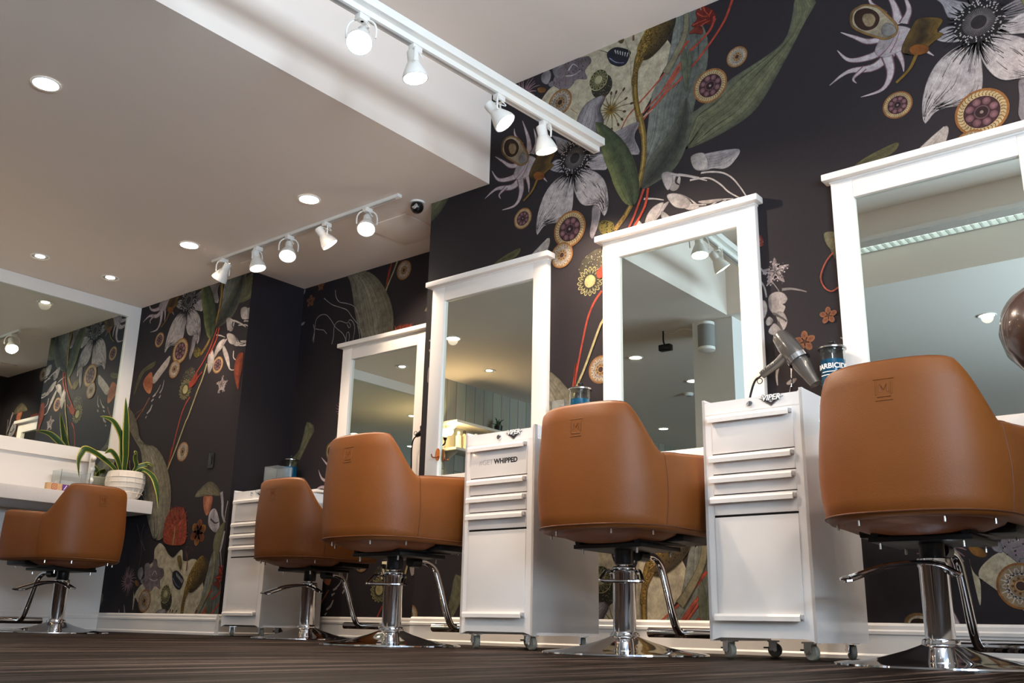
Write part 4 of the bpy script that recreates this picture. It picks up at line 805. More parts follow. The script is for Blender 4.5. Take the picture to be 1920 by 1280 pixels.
# ------------------------------------------------------------------ tool cabinets on casters
CW, CD = .424, .52
def make_cabinet():
    t = thing('tool_cabinet', '-', 'cabinet')
    W, D = CW/2, CD/2; b = MB()
    b.box(-W, W, -D, D, .075, .935); b.box(-W, W, -D, -D+.02, .932, .985); b.box(-W, W, D-.02, D, .932, .99)
    for s_ in (-1, 1): b.prism([(-D, .063), (D, .063), (D, .999), (-D, .999), (-D+.0, .9)], 'x', s_*W, s_*(W-.012))
    b.prism([(-W, .985), (-W, 1.0), (-W+.018, .986)], 'y', -D, -D+.02); b.prism([(W, .985), (W, 1.0), (W-.018, .986)], 'y', -D, -D+.02)
    b.prism([(-W, .075), (-W, .062), (-W+.045, .075)], 'y', -D, -D+.03); b.prism([(W, .075), (W, .062), (W-.045, .075)], 'y', -D, -D+.03)
    b.build('body', 'cabinet_white', t, False)
    for z0, z1 in ((.771, .932), (.69, .771), (.61, .69), (.529, .61)):
        dr = MB().box(-W+.042, W-.042, -D-.004, -D+.01, z0+.0025, z1-.0025, .0015).build('drawer', 'cabinet_white', t)
        hd = MB(); x0, x1 = -W+.034, W-.05; zt = z1-.012
        hd.prism([(-D-.004, zt), (-D-.022, zt+.003), (-D-.028, zt-.006), (-D-.027, zt-.022), (-D-.021, zt-.022), (-D-.021, zt-.009), (-D-.004, zt-.007)], 'x', x0, x1)
        hd.build('handle', 'frame_white', dr, False); MB().box(x1, x1+.008, -D-.02, -D-.003, zt-.016, zt+.001, .002).build('handle_cap', 'print_grey', dr)
        MB().box(-W+.040, W-.040, -D-.0006, -D+.004, z0-.001, z0+.002).build('drawer_gap', 'black_metal', t, False)
    dr = MB().box(-W+.042, W-.042, -D-.004, -D+.01, .137, .523, .0015).build('cabinet_door', 'cabinet_white', t)
    hd = MB(); zt = .158; hd.prism([(-D-.004, zt), (-D-.022, zt+.003), (-D-.028, zt-.006), (-D-.027, zt-.022), (-D-.021, zt-.022), (-D-.021, zt-.009), (-D-.004, zt-.007)], 'x', -W+.034, W-.05); hd.build('handle', 'frame_white', dr, False)
    MB().box(W-.05, W-.042, -D-.02, -D-.003, zt-.016, zt+.001, .002).build('handle_cap', 'print_grey', dr)
    MB().box(-W+.040, W-.040, -D-.0006, -D+.004, .523, .530).build('door_gap', 'black_metal', t, False)
    lk = MB(); mx = Matrix.Translation((.0, -D, .959)) @ Matrix.Rotation(math.pi/2, 4, 'X'); lk.lathe([(.0135, 0), (.0135, .004), (.011, .008), (.004, .009)], 20, mx=mx); lk.build('lock', 'chrome', t)
    # winged badge with lettering
    bd = MB(); bx = .088
    bd.prism([(bx-.05, .976), (bx-.03, .968), (bx, .945), (bx+.03, .968), (bx+.05, .976), (bx+.02, .966), (bx, .955), (bx-.02, .966)], 'y', -D-.004, -D); bd.build('badge', 'print_dark', t, False)
    wings = MB(); wings.prism([(bx-.038, .967), (bx, .940), (bx+.038, .967), (bx+.03, .967), (bx, .946), (bx-.03, .967)], 'y', -D-.003, -D); wings.build('badge_chevron', 'brushed_steel', t, False)
    tx = text_mesh('VIPER', .031, .0008, .28, .001).xf(FRONT); bk = text_mesh('VIPER', .031, .0026, .28, .0005).xf(FRONT)
    bk.xf(Matrix.Translation((bx, -D-.0055, .973))).build('badge_letter_shadow', 'print_dark', t, False); tx.xf(Matrix.Translation((bx, -D-.0065, .973))).build('badge_lettering', 'print_white', t, False)
    hs = MB().box(W, W+.004, -.09, -.05, .87, .96, .0015).build('side_latch', 'chrome', t)
    for sx in (-1, 1):
        for sy in (-1, 1):
            c = (sx*(W-.05), sy*(D-.06)); sw = Matrix.Translation((c[0], c[1], 0)) @ Matrix.Rotation(math.radians({(-1, -1): 62, (1, -1): 75, (-1, 1): 110, (1, 1): 40}[(sx, sy)]), 4, 'Z')
            ca = MB(); ca.box(-.024, .024, -.024, .024, .060, .066); ca.box(-.017, -.013, -.012, .02, .026, .062); ca.box(.013, .017, -.012, .02, .026, .062)
            fk = ca.xf(sw).build('caster_fork', 'brushed_steel', t, False)
            mx = sw @ Matrix.Translation((0, -.004, .0285)) @ Matrix.Rotation(math.pi/2, 4, 'Y')
            wl = MB().lathe([(.012, -.011), (.025, -.011), (.0285, -.007), (.0285, .007), (.025, .011), (.012, .011)], 24, mx=mx).build('caster_wheel', 'caster_rubber', fk); MB().lathe([(.003, -.018), (.007, -.018), (.007, .018), (.003, .018)], 12, mx=mx).build('axle', 'chrome', wl)
            MB().box(-.012, .012, .016, .042, .034, .04, .002).xf(sw).build('brake_lever', 'black_plastic', fk)
    return t
k3 = make_cabinet(); k2 = copy_tree(k3); k1 = copy_tree(k3); D = CD/2
for k, x, y, lab in ((k3, -1.838, 3.5, 'white drawer cabinet on casters carrying the hair dryer, beside the rightmost chair'), (k2, -3.120, 3.5, 'white drawer cabinet on casters with hashtag lettering on its top drawer'), (k1, -5.954, 4.2, 'white drawer cabinet on casters standing in the alcove beside the dark column')):
    k.location = (x+CW/2, y+D, 0); tag(k, lab, 'cabinet', 'white tool cabinets')
SHZ = 1.045
for x0, x1, yb, lab in ((-3.19, -2.74, YW, 'narrow white wall shelf between the hooked mirror and the middle mirror'), (-1.90, -1.44, YW, 'narrow white wall shelf between the middle mirror and the rightmost mirror'), (-6.15, -5.62, YA, 'narrow white wall shelf left of the alcove mirror')):
    t = thing('station_shelf', lab, 'shelf', (x0, yb, SHZ), 0, 'narrow station shelves'); MB().box(0, x1-x0, -.175, -.0385, -.018, 0, .002).build('board', 'frame_white', t); MB().box(.06, x1-x0-.06, -.0385, -.001, -.06, 0).build('cleat', 'frame_white', t, False)
dr = [c for c in k2.children if c.name.startswith('drawer') and not c.name.startswith('drawer_gap')][0]
text_mesh('#GET', .036, -.0004, 0, .0003).xf(Matrix.Translation((-.075, -D-.0046, .843)) @ FRONT).build('hashtag_lettering', 'print_grey', dr, False)
text_mesh('WHIPPED', .033, .0011, 0, .0003).xf(Matrix.Translation((.045, -D-.0046, .843)) @ FRONT).build('bold_lettering', 'print_dark', dr, False)

# ------------------------------------------------------------------ things on the cabinets
def jar(x, y, z, h, r, label, lettering=False):
    t = thing('disinfectant_jar', label, 'jar', (x, y, z), 0, 'glass jars of blue disinfectant')
    MB().lathe([(.001, .004), (r-.004, .004), (r, .012), (r, h*.80), (r*.97, h*.84), (r*1.02, h*.86), (r*.98, h*.86), (r*.93, h*.84), (r*.95, h*.8), (r*.955, .014), (r-.006, .009), (.001, .009)], 36, caps=False).build('glass_body', 'glass_clear', t)
    MB().lathe([(.001, .0095), (r*.9, .0095), (r*.94, .016), (r*.94, h*.69), (.001, h*.69)], 32, caps=False).build('blue_liquid', 'blue_liquid', t)
    ld = MB().lathe([(.001, h*.86), (r*1.12, h*.86), (r*1.13, h*.88), (r*.9, h*.905), (.001, h*.915)], 32, caps=False).build('lid', 'brushed_steel', t)
    MB().lathe([(.005, h*.9), (.005, h*.95), (.014, h*.955), (.014, h*.985), (.006, h)], 16).build('knob', 'black_plastic', ld)
    MB().cyl(.0025, .02, h*.9, 8, (0, 0, 0)).build('lift_rod', 'chrome', t)
    if lettering:
        tx = text_mesh('BARBICIDE', .032, .0007, 0, .0003)
        def wrap(mb, zc, ang0):
            rr = r+.0008; mb.v = [((rr+v[2])*math.sin(ang0+v[0]/r), -(rr+v[2])*math.cos(ang0+v[0]/r), zc+v[1]) for v in mb.v]; return mb
        a0 = .28; wrap(tx, h*.58, a0).build('lettering', 'print_white', t, False)
        for dz, wd in ((.50, .05), (.455, .06)):
            ln = MB(); n = 16; ln.v = [(-wd+2*wd*i/n, s_*.0016, 0) for i in range(n+1) for s_ in (-1, 1)]; ln.f = [(2*i, 2*i+2, 2*i+3, 2*i+1) for i in range(n)]; ln.mi = [0]*n; wrap(ln, h*dz, a0).build('label_line', 'print_white', t, False)
    return t
jar(-1.515, 4.128, SHZ+.0005, .31, .056, 'blue disinfectant jar with white lettering behind the rightmost chair', True)
jar(-2.878, 4.125, SHZ+.0005, .305, .057, 'blue disinfectant jar with a black knob above the middle chair')
jar(-6.03, 4.74, SHZ+.0005, .295, .056, 'small dark blue disinfectant jar beside the dark column')
def open_box(name, label, x, y, z, w, d, h, cat='tray'):
    t = thing(name, label, cat, (x, y, z)); g = .004
    MB().box(-w/2, w/2, -d/2, d/2, 0, g).build('base', 'acrylic', t, False)
    for a in ((-w/2, w/2, -d/2, -d/2+g), (-w/2, w/2, d/2-g, d/2), (-w/2, -w/2+g, -d/2+g, d/2-g), (w/2-g, w/2, -d/2+g, d/2-g)): MB().box(*a, g, h).build('side_wall', 'acrylic', t, False)
    return t
open_box('clip_tray', 'clear tray of clips beside the jar above the middle chair', -2.99, 4.125, SHZ+.0005, .09, .1, .215)
open_box('clip_tray', 'clear box of combs on the alcove cabinet beside the dark blue jar', -5.86, 4.5, .9355, .15, .14, .265)
# silver hair dryer resting in a ring holder
t = thing('hair_dryer', 'grey hair dryer resting in a chrome ring on the right cabinet', 'hair dryer', (-1.673, 4.105, SHZ+.0005))
def lp(x, z): return Vector(((x+1.53)*1.0933, 0, (.09+(z-.09)*1.0933)-SHZ-.0005))
def revolve_along(a, b, prof, seg=24):
    d = (b-a); L = d.length; q = d.to_track_quat('Z', 'Y').to_matrix().to_4x4(); q.translation = a
    return MB().lathe([(r, f*L) for r, f in prof], seg, mx=q)
A, B, C_ = lp(-1.60, 1.305), lp(-1.522, 1.185), lp(-1.455, 1.068)
revolve_along(A, B, [(.002, -.02), (.028, -.01), (.040, .10), (.049, .45), (.050, .75), (.044, 1.0), (.042, 1.08)]).build('body', 'grey_plastic', t)
revolve_along(B, C_, [(.041, .0), (.040, .3), (.032, .62), (.026, 1.0), (.02, 1.0)]).build('nozzle', 'grey_plastic', t)
rg = MB(); q = (C_-B).to_track_quat('Z', 'Y').to_matrix().to_4x4(); q.translation = B; rg.lathe([(.047, -.012), (.053, -.012), (.053, .012), (.047, .012), (.047, -.012)], 28, mx=q, caps=False); rg.build('collar_ring', 'chrome', t)
hb = MB(); hb.tube([lp(-1.57, 1.215), lp(-1.61, 1.182), lp(-1.65, 1.16), lp(-1.686, 1.14)], [.024, .018], 14, smooth=4); hh = hb.build('handle', 'grey_plastic', t)
gr = MB()
for k in range(9): f = k/8; p = lp(-1.60, 1.189).lerp(lp(-1.68, 1.143), f); gr.tube([p+Vector((0, -.0215, .003)), p+Vector((.004, -.012, .019)), p+Vector((.004, .012, .019))], .0018, 5)
gr.build('grip_ridge', 'black_plastic', hh)
MB().tube([lp(-1.686, 1.14), lp(-1.715, 1.122), lp(-1.735, 1.08), lp(-1.745, 1.03), lp(-1.72, .98)], .0055, 8, smooth=5).build('power_cord', 'black_plastic', t)
MB().tube([lp(-1.696+.012*math.cos(a), 1.116+.012*math.sin(a)) for a in [k*math.pi/6 for k in range(12)]], .0022, 6, closed=True).build('hanging_loop', 'black_plastic', hh)
MB().box(-.06, -.045, .02, .045, 0, .1, .002).build('holder_post', 'chrome', t); MB().tube([Vector((-.052, .03, .095)), Vector((-.05, .05, .15)), B+Vector((-.045, .02, 0))], .005, 8, smooth=4).build('holder_arm', 'chrome', t)
# dark hair dryer hanging beside the alcove mirror
t = thing('hair_dryer', 'black hair dryer hanging on the right edge of the alcove mirror', 'hair dryer', (-4.66, 4.76, 1.36))
MB().tube([(.045, 0, .04), (0, 0, .015), (-.045, 0, .0)], [.026, .013], 14, smooth=4).build('handle', 'black_plastic', t)
revolve_along(Vector((.03, 0, .06)), Vector((.07, 0, -.05)), [(.002, -.1), (.034, 0), (.04, .5), (.034, 1.0), (.03, 1.3), (.002, 1.3)]).build('body', 'black_plastic', t)
MB().tube([(-.045, 0, 0), (-.075, 0, -.03), (-.084, 0, -.09), (-.08, .0, -.2), (-.075, .0, -.36)], .005, 8, smooth=5).build('power_cord', 'black_plastic', t)
MB().tube([(-.055+.014*math.cos(a), 0, .018+.014*math.sin(a)) for a in [k*math.pi/6 for k in range(12)]], .0022, 6, closed=True).build('hanging_loop', 'black_plastic', t)
MB().tube([(.05, .03, .02), (.05, .048, .02)], .01, 8).build('wall_clip', 'black_metal', t)
# brown hood dryer on a stand at the right edge
t = thing('hood_dryer', 'glossy dark brown dryer hood cut off by the right edge of the picture', 'hair dryer', (-.325, 3.72, 0))
prof = [(.002, .145), (.06, .135), (.12, .1), (.165, .04), (.18, -.03), (.172, -.09), (.15, -.12), (.145, -.118), (.165, -.08), (.17, -.03), (.15, .04), (.11, .09), (.002, .13)]
MB().lathe(prof, 40, mx=Matrix.Translation((-.27, 0, 1.16)) @ Matrix.Rotation(math.radians(-52), 4, 'Y'), caps=False).build('hood', 'brown_gloss', t, True, 70)
MB().tube([(-.2, 0, 1.17), (-.05, 0, 1.27), (0, 0, 1.2), (0, 0, 1.0)], .014, 10, smooth=5).build('arm', 'chrome', t)
MB().cyl(.016, .06, 1.05, 16).build('pole', 'chrome', t); MB().lathe([(.002, .001), (.2, .001), (.2, .02), (.05, .05), (.018, .07)], 32).build('base', 'black_plastic', t)
# wires behind the hood seen in the mirror are left to the hood's own cable
MB().tube([(-.3, .05, 1.08), (-.33, .1, .99), (-.30, .14, .97), (-.27, .16, 1.0)], .003, 6, smooth=5).build('cable', 'black_plastic', t)

# ------------------------------------------------------------------ things on the desk
ZD = 1.0105
t = thing('potted_snake_plant', 'snake plant in a white grid textured pot at the end of the desk', 'plant', (-7.4, 4.19-.02, ZD))
pot = MB().lathe([(.001, 0), (.085, 0), (.115, .03), (.148, .11), (.15, .17), (.14, .225), (.128, .232), (.12, .225), (.12, .19), (.001, .19)], 40, caps=False).build('pot', 'pot_white', t)
gr = MB()
for z in (.06, .1, .14, .18): r = .128+.024*math.sin(min(1, z/.16)*1.57); gr.tube([(r*math.cos(a), r*math.sin(a), z) for a in [k*math.pi/18 for k in range(36)]], .0035, 5, closed=True)
for k in range(14): a = k*2*math.pi/14; gr.tube([(rr*math.cos(a), rr*math.sin(a), z) for rr, z in ((.12, .035), (.142, .09), (.152, .15), (.145, .21))], .0035, 5)
gr.build('pot_ridge', 'pot_white', pot)
MB().cyl(.118, .185, .2, 24).build('soil', 'soil', t)
def blade(pts, w, name='leaf_blade'):
    P = crom([Vector(p) for p in pts], False, 6); n = len(P); mb = MB()
    for i, p in enumerate(P):
        tt = (P[min(i+1, n-1)]-P[max(i-1, 0)]).normalized(); s = tt.cross(Vector((1, 0, .25))).normalized(); nn = tt.cross(s)
        f = i/(n-1); ww = w*(.55+.45*math.sin(min(1, f*1.8)*1.57))*(1 if f < .6 else max(.03, 1-((f-.6)/.4)**1.6))
        for q, dz in ((-1, .25), (-.72, .1), (0, 0), (.72, .1), (1, .25)): mb.v.append(tuple(p+s*q*ww+nn*dz*ww*.5))
    for i in range(n-1):
        for j in range(4): mb.f.append((i*5+j, i*5+j+1, (i+1)*5+j+1, (i+1)*5+j)); mb.mi.append(1 if j in (0, 3) else 0)
    o = mb.build(name, ['leaf_green', 'leaf_margin'], t); sm = o.modifiers.new('thick', 'SOLIDIFY'); sm.thickness = .003; return o
def lf(*yz): return [(dx, y-4.17, z-ZD) for (y, z), dx in zip(yz, [0.0, .03, .06, .1, .12, .13, .14, .15])]
for pts, w in (((((4.15, 1.20), (4.13, 1.35), (4.10, 1.46), (4.05, 1.66), (4.01, 1.82))), .032), ((((4.13, 1.2), (4.09, 1.40), (4.05, 1.52), (3.94, 1.62), (3.82, 1.632))), .028), ((((4.10, 1.2), (4.04, 1.262), (3.89, 1.337), (3.756, 1.365), (3.71, 1.32), (3.692, 1.25), (3.71, 1.13))), .026),
               ((((4.13, 1.2), (4.09, 1.28), (4.03, 1.35), (3.955, 1.38), (3.90, 1.346))), .026), ((((4.2, 1.2), (4.235, 1.29), (4.2, 1.35), (4.17, 1.395), (4.15, 1.38))), .024), ((((4.2, 1.2), (4.24, 1.29), (4.30, 1.322), (4.31, 1.322), (4.315, 1.299))), .02)):
    blade(lf(*pts), w)
blade([(.03, .03, .19), (.09, .08, .26), (.2, .12, .2), (.26, .15, .06), (.28, .17, -.12)], .026)
t = thing('sign_block', 'small wooden block sign with app icons on the desk front', 'sign', (-7.25, 3.46, ZD))
MB().box(-.02, .02, 0, .5, 0, .052, .002).build('block', 'sign_wood', t)
def face(poly, name, mt, x=.0212): MB().prism(poly, 'x', x-.001, x).build(name, mt, t, False)
def rsq(cy, cz, s, r=.3): return [(cy+s*max(-1, min(1, 1.25*math.cos(a))), cz+s*max(-1, min(1, 1.25*math.sin(a)))) for a in [k*math.pi/16 for k in range(32)]]
face(rsq(.055, .026, .021), 'camera_icon', 'icon_red'); face(rsq(.055, .026, .0165), 'camera_icon_inner', 'sign_wood', .0216); face([(.055+.011*math.cos(k*.4), .026+.011*math.sin(k*.4)) for k in range(16)], 'camera_icon_lens', 'icon_red', .0222); face([(.055+.007*math.cos(k*.4), .026+.007*math.sin(k*.4)) for k in range(16)], 'camera_icon_lens_inner', 'sign_wood', .0228)
face([(.115, .004), (.165, .004), (.165, .049), (.115, .049)], 'purple_icon', 'icon_purple'); face([(.127, .01), (.133, .01), (.152, .042), (.146, .044)], 'purple_icon_stroke', 'print_white', .0216)
face([(.185, .004), (.25, .004), (.25, .049), (.185, .049)], 'dark_icon', 'print_dark')
t = open_box('acrylic_holder', 'clear acrylic holder standing on the desk below the wall mirror', -7.56, 3.80, ZD, .14, .24, .20, 'holder')
for k in range(4): MB().box(-.05+.025*k, -.045+.025*k, -.1, .1, .006, .12).build('paper_slip', 'print_white', t, False)
t = thing('vanity_mirror', 'small tabletop mirror edged with round bulbs behind the plant pot', 'mirror', (-7.68, 4.15, ZD), 0)
MB().box(-.02, 0, -.15, .15, .02, .40, .004).build('panel', 'trim_white', t); MB().box(0, .003, -.11, .11, .05, .37).build('mirror_glass', 'mirror_silver', t, False); MB().box(-.06, .05, -.1, .1, 0, .02, .003).build('foot', 'trim_white', t)
for y in (-.13, .13):
    for z in (.08, .17, .26, .35): MB().sphere((.015, y, z), .02, 14).build('bulb', 'print_white', t)

# ------------------------------------------------------------------ switch, outlet
t = thing('light_switch', 'black light switch plate on the dark column', 'switch', (-6.468, YC-.002, 1.28)); MB().box(-.037, .037, -.006, 0, -.058, .058, .002).build('plate', 'black_plastic', t); MB().box(-.016, .016, -.010, -.006, -.033, .033, .002).build('rocker', 'black_plastic', t)
t = thing('wall_outlet', 'cream wall outlet with a plug behind the chair left of the lettered cabinet', 'outlet', (-5.02, YA-.002, .46)); MB().box(-.037, .037, -.006, 0, -.06, .06, .002).build('plate', 'bottle_cream', t)
for z in (-.025, .025): MB().box(-.016, .016, -.009, -.006, z-.014, z+.014, .002).build('socket', 'print_white', t)
MB().box(-.014, .014, -.04, -.009, .008, .04, .004).build('plug', 'black_plastic', t); MB().tube([(0, -.04, .02), (.03, -.06, -.02), (.1, -.06, -.12), (.14, -.05, -.25), (.22, -.04, -.31)], .004, 8, smooth=5).build('cord', 'black_plastic', t)

# ------------------------------------------------------------------ track lighting
def spot(parent, loc, d, power, size=100, blend=.6, rad=.035):
    l = bpy.data.lights.new('lamp_light', 'SPOT'); l.energy = power; l.color = WARM; l.spot_size = math.radians(size); l.spot_blend = blend; l.shadow_soft_size = rad
    o = bpy.data.objects.new('lamp_light', l); COL.objects.link(o); o.parent = parent; o.location = loc; o.rotation_euler = Vector(d).to_track_quat('-Z', 'Y').to_euler(); return o
def track_head(x, y, z, d, power, label, group, drop=.115, color=WARM, cone=100):
    t = thing('track_light', label, 'track light', (x, y, z), 0, group); d = Vector(d).normalized()
    MB().box(-.018, .018, -.03, .03, -.03, 0, .003).build('adapter', 'lamp_white', t)
    piv = Vector((0, 0, -drop)); side = d.cross(Vector((0, 0, 1))); side = side.normalized() if side.length > .1 else Vector((1, 0, 0))
    yk = MB(); R_ = .066
    yk.tube([piv+side*R_, piv+side*R_+Vector((0, 0, .05)), piv+side*R_*.7+Vector((0, 0, .085)), piv+Vector((0, 0, .098)), piv-side*R_*.7+Vector((0, 0, .085)), piv-side*R_+Vector((0, 0, .05)), piv-side*R_], .005, 8, smooth=4); yk.build('yoke', 'lamp_white', t)
    q = d.to_track_quat('Z', 'Y').to_matrix().to_4x4(); q.translation = piv
    hs = MB().lathe([(.004, -.09), (.026, -.088), (.028, -.08), (.028, -.03), (.034, -.022), (.052, .02), (.060, .044), (.061, .056), (.056, .056), (.05, .035)], 28, mx=q, caps=False).build('housing', 'lamp_white', t)
    MB().lathe([(.001, .062), (.03, .058), (.054, .046), (.054, .04), (.001, .04)], 24, mx=q, caps=False).build('bulb', 'bulb_track', t)
    MB().tube([(0, 0, -.03), (0, 0, -drop+.098)], .008, 8).build('stem', 'lamp_white', t)
    MB().tube([(.01, .01, -.03), (.03, .02, -.06), tuple(piv-d*.07+Vector((.02, .01, .02))), tuple(piv-d*.092)], .003, 6, smooth=4).build('lamp_wire', 'lamp_white', t)
    spot(t, piv+d*.07, d, power, cone).data.color = color; return t
TRZ = math.radians(-3.7)
tr = thing('lighting_track', 'white lighting track running out from the mural wall above the chairs', 'track', (-2.83, YW-.002, 0), TRZ)
ZT1 = 2.757
MB().box(-.058, .058, -2.95, -.006, ZT1, ZT1+.045, .003).build('top_plate', 'lamp_white', tr); MB().box(-.022, .022, -2.95, -.008, ZT1-.03, ZT1, .002).build('rail', 'lamp_white', tr); MB().box(-.008, .008, -2.94, -.02, ZT1-.0305, ZT1-.029).build('slot', 'print_grey', tr, False)
for y in (-2.7,): MB().cyl(.006, ZT1+.03, ZT-.001, 8, (0, y, 0)).build('suspension_rod', 'lamp_white', tr)
G1 = 'track lights on the ceiling mounted rail by the mural'
for y, d, lab in ((2.50, (.45, -.55, -1), 'white track lamp facing the camera, first on the long rail from the left'), (2.82, (.1, .1, -1), 'white track lamp pointing straight down, second on the long rail'), (3.40, (.55, .35, -.8), 'white track lamp tilted toward the right, third on the long rail'), (3.76, (.1, .25, -1), 'white track lamp in front of the big white flower, nearest the wall'),
                  (1.6, (.3, .5, -1), 'white track lamp at the near end of the long rail, seen only in a mirror')):
    track_head(-2.83+(y-YW)*math.tan(-TRZ), y, ZT1-.03, d, P_TRACK1, lab, G1)
tr2 = thing('lighting_track', 'thin white lighting track fixed to the low ceiling before the alcove', 'track', (0, 4.0, 0))
MB().box(-6.24, -4.21, -.018, .018, ZS-.022, ZS-.0005, .002).build('rail', 'lamp_white', tr2); MB().box(-6.2, -4.25, -.006, .006, ZS-.0225, ZS-.021).build('slot', 'print_grey', tr2, False)
G2 = 'track lights on the low ceiling rail'
for x, d, lab in ((-6.10, (-.6, -.1, -.8), 'leftmost lamp of the low ceiling rail, tilted left'), (-5.68, (.25, .1, -1), 'second lamp from the left on the low ceiling rail'), (-5.32, (.4, -.35, -1), 'middle lamp of the low ceiling rail, glowing toward the camera'), (-4.92, (.35, .55, -.8), 'fourth lamp on the low ceiling rail, turned toward the alcove'), (-4.51, (.45, -.45, -1), 'rightmost lamp of the low ceiling rail, glowing toward the camera')):
    track_head(x, 4.0, ZS-.022, d, P_TRACK2, lab, G2)
tr3 = thing('lighting_track', 'white lighting track over the right side of the salon, outside the picture', 'track', (.35, 0, 0)); MB().box(-.02, .02, 1.3, 3.9, ZT-.03, ZT-.001, .002).build('rail', 'lamp_white', tr3)
for y, d, cl in ((1.5, (-.35, 1, -.9), WARM), (2.3, (-.3, 1, -.8), WARM), (3.3, (-.4, .7, -1), WARM)): track_head(.35, y, ZT-.03, d, P_TRACKR, 'white track lamp outside the picture, %s on the right hand rail' % {1.5: 'farthest from the mural', 2.3: 'in the middle', 3.3: 'nearest the mural'}[y], 'track lights outside the picture', color=cl, cone=68)

# ------------------------------------------------------------------ recessed downlights
G3 = 'recessed ceiling downlights'
def downlight(x, y, r, label, power=P_DOWN, bulb=.8):
    t = thing('downlight', label, 'downlight', (x, y, ZS), 0, G3)
    MB().lathe([(r*.82, -.001), (r*1.0, -.001), (r*1.02, -.005), (r*.98, -.008), (r*.84, -.006)], 32, caps=False).build('trim_ring', 'lamp_white', t); MB().lathe([(r*bulb, -.0012), (r*.84, -.0012)], 28, caps=False).build('baffle', 'print_grey', t, False)
    MB().lathe([(.001, -.0045), (r*bulb, -.003), (r*bulb, -.001), (.001, -.001)], 28, caps=False).build('diffuser', 'bulb_down', t)
    spot(t, (0, 0, -.02), (0, 0, -1), power, 150, .8, .05); return t
for x, y, r, lab, b in ((-4.75, 1.94, .075, 'bright round downlight alone in the upper left of the ceiling', .9), (-4.75, 3.70, .075, 'bright round downlight just above the low ceiling rail', .9), (-6.11, 3.70, .075, 'bright round downlight left of the low ceiling rail', .9), (-7.27, 3.15, .07, 'small dim downlight with trim ring farthest left', .5), (-7.27, 3.73, .07, 'small dim downlight with trim ring near the wall mirror corner', .5),
                        (-7.29, 2.55, .07, 'small downlight over the desk, seen in the alcove mirror', .5), (-6.12, 1.80, .075, 'bright downlight seen at the left edge of the hooked mirror', .9), (-6.62, .66, .07, 'small downlight seen in the middle of the hooked mirror', .5), (-5.04, .22, .075, 'downlight seen left in the middle mirror', .8), (-5.03, -.96, .075, 'downlight seen beside the pillar in the middle mirror', .8), (-6.65, -3.1, .075, 'farthest downlight seen low in the middle mirror', .8), (-1.84, -.33, .075, 'downlight seen in the rightmost mirror', .8), (-1.0, -2.2, .075, 'downlight behind the camera', .8)):
    downlight(x, y, r, lab, P_DOWN*(.45 if b == .5 else 1), b)

# ------------------------------------------------------------------ ceiling details
t = thing('security_camera', 'black dome camera in the soffit corner above the alcove', 'camera', (-4.21, 4.16, ZS)); MB().cyl(.05, -.012, -.0005, 24).build('mount', 'lamp_white', t); MB().sphere((0, 0, -.035), .044, 18).build('dome', 'black_plastic', t)
mx = Matrix.Translation((.015, -.03, -.045)) @ Matrix.Rotation(math.radians(70), 4, 'X'); MB().lathe([(.012, 0), (.02, 0), (.02, .012), (.012, .012)], 20, mx=mx).build('lens_ring', 'print_grey', t)
hp = MB().box(-.2, .2, -.2, .2, -.006, -.0005, .002).build('access_panel', 'ceiling_paint'); hp.location = (-4.6, 4.44, ZS); tag(hp, 'square access panel flush in the ceiling above the alcove', 'panel')
vp = MB().box(-.07, .07, -.045, .045, -.005, -.0005, .002).build('ceiling_plate', 'ceiling_paint'); vp.location = (-6.05, 4.2, ZS); tag(vp, 'small pale cover plate on the ceiling near the dark column', 'plate')
sd = thing('smoke_detector', 'small white detector on the ceiling seen in the middle mirror', 'detector', (-5.35, -1.45, ZS)); MB().lathe([(.05, -.0005), (.055, -.01), (.045, -.035), (.002, -.038)], 24).build('body', 'lamp_white', sd); MB().lathe([(.03, -.039), (.034, -.036), (.03, -.034)], 20).build('vent_ring', 'print_grey', sd)
# louvred strip light on the beam, seen in the right mirror
t = thing('strip_light', 'louvred fluorescent strip light on the beam, seen in the rightmost mirror', 'light', (-3.0, YB, 3.02))
MB().box(0, 4.2, .001, .13, .09, .13, .003).build('housing', 'paint_white', t)
MB().box(.02, 4.18, .02, .115, .078, .086).build('tube', 'tube_cool', t, False)
for k in range(70): MB().box(.03+k*.06, .034+k*.06, .006, .126, .045, .09).build('louvre', 'brushed_steel', t, False)
for y in (.004, .124): MB().box(0, 4.2, y, y+.004, .04, .09).build('side_rail', 'brushed_steel', t, False)

# ------------------------------------------------------------------ things behind the camera that the mirrors show
t = thing('wall_speaker', 'grey mesh speaker on the pillar, seen in the middle mirror', 'speaker', (-3.82, .9, 2.58))
MB().box(-.01, .01, .001, .05, -.02, .02).build('bracket', 'lamp_white', t, False)
MB().lathe([(.07, -.10), (.074, -.09), (.074, .10)], 28, (0, .125, 0)).build('mesh_body', 'fabric_grey', t); MB().lathe([(.074, .1), (.074, .125), (.06, .13)], 28, (0, .125, 0)).build('top_cap', 'lamp_white', t); MB().lathe([(.06, -.13), (.074, -.125), (.074, -.1)], 28, (0, .125, 0)).build('bottom_cap', 'lamp_white', t)
t = thing('bullet_camera', 'black bullet camera hanging from the ceiling, seen in the middle mirror', 'camera', (-4.35, .85, ZS)); MB().tube([(0, 0, -.0005), (0, 0, -.1), (.03, .02, -.15)], .008, 8, smooth=3).build('arm', 'black_plastic', t); MB().box(-.03, .09, -.02, .05, -.2, -.14, .012).build('camera_body', 'black_plastic', t)
MB().tube([(0, 0, -.01), (.1, 0, -.04), (.2, .02, -.02), (.34, .02, -.06), (.44, .0, -.1)], .003, 6, smooth=5).build('cable', 'lamp_white', t)
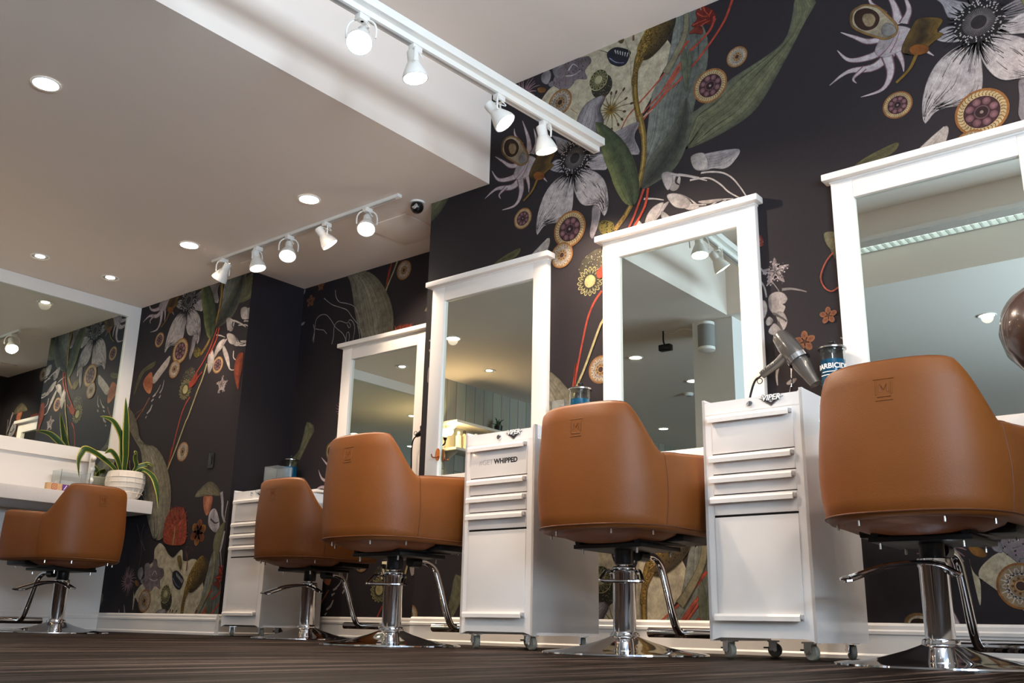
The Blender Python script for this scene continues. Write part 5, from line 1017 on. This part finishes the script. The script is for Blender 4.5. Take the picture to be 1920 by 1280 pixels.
for z, nm in ((2.235, 'upper'), (1.935, 'lower')):
    t = thing('wall_shelf', '%s white shelf on the papered wall, seen in the hooked mirror' % nm, 'shelf', (-7.25, -.9, z)); MB().box(.001, .24, 0, 1.62, 0, .03, .002).build('board', 'shelf_white', t)
    for y in (.2, 1.5): MB().prism([(.001, -.1), (.001, 0), (.16, 0)], 'y', y, y+.02).build('bracket', 'shelf_white', t, False)
for i, (y, h, mt) in enumerate(((.04, .2, 'bottle_cream'), (-.05, .22, 'bottle_cream'), (-.15, .19, 'bottle_cream'), (-.25, .22, 'bottle_cream'), (-.35, .2, 'bottle_dark'), (-.45, .17, 'bottle_cream'), (-.55, .2, 'bottle_cream'))):
    t = thing('product_bottle', '%s product bottle, %s from the glowing sconce on the lower shelf' % ('dark' if 'dark' in mt else 'cream', ('first', 'second', 'third', 'fourth', 'fifth', 'sixth', 'seventh')[i]), 'bottle', (-7.12, y+.52, 1.9655), 0, 'bottles on the shelf'); MB().lathe([(.001, 0), (.03, 0), (.033, .006), (.033, h*.75), (.02, h*.8), (.014, h*.82), (.014, h*.86)], 20).build('bottle_body', mt, t); MB().lathe([(.017, h*.85), (.017, h), (.002, h)], 16).build('cap', 'bottle_dark' if i % 3 == 1 else 'print_white', t)
t = thing('shelf_plant', 'small green plant in a dark pot on the upper shelf, seen in the hooked mirror', 'plant', (-7.12, -.12, 2.2655)); MB().lathe([(.001, 0), (.04, 0), (.05, .08), (.045, .08), (.001, .07)], 20, caps=False).build('pot', 'bottle_dark', t)
for k in range(22):
    a = rnd.random()*6.283; q = rnd.uniform(.03, .09); z = rnd.uniform(.1, .17); MB().tube([(0, 0, .07), (q*.5*math.cos(a), q*.5*math.sin(a), z*.9), (q*math.cos(a), q*math.sin(a), z)], [.009, .002], 5, smooth=3).build('leaf', 'leaf_green', t)
t = thing('wall_sconce', 'glowing bare bulb sconce beside the shelves, seen in the hooked mirror', 'lamp', (-7.25, .79, 2.0)); MB().cyl(.04, 0, .015, 20, mx=Matrix.Rotation(math.pi/2, 4, 'Y')).build('back_plate', 'black_metal', t); MB().tube([(.01, 0, 0), (.1, 0, -.02), (.14, 0, .0), (.14, 0, .04)], .008, 8, smooth=4).build('arm', 'black_metal', t); MB().lathe([(.012, .03), (.024, .06), (.02, .065)], 16, (.14, 0, 0)).build('holder', 'black_metal', t); MB().sphere((.14, 0, .115), .038, 16, (1, 1, 1.3)).build('bulb', 'bulb_sconce', t)
pl_ = bpy.data.lights.new('sconce_light', 'POINT'); pl_.energy = 9; pl_.color = (1, .68, .35); pl_.shadow_soft_size = .04; po = bpy.data.objects.new('sconce_light', pl_); COL.objects.link(po); po.parent = t; po.location = (.2, 0, .12)
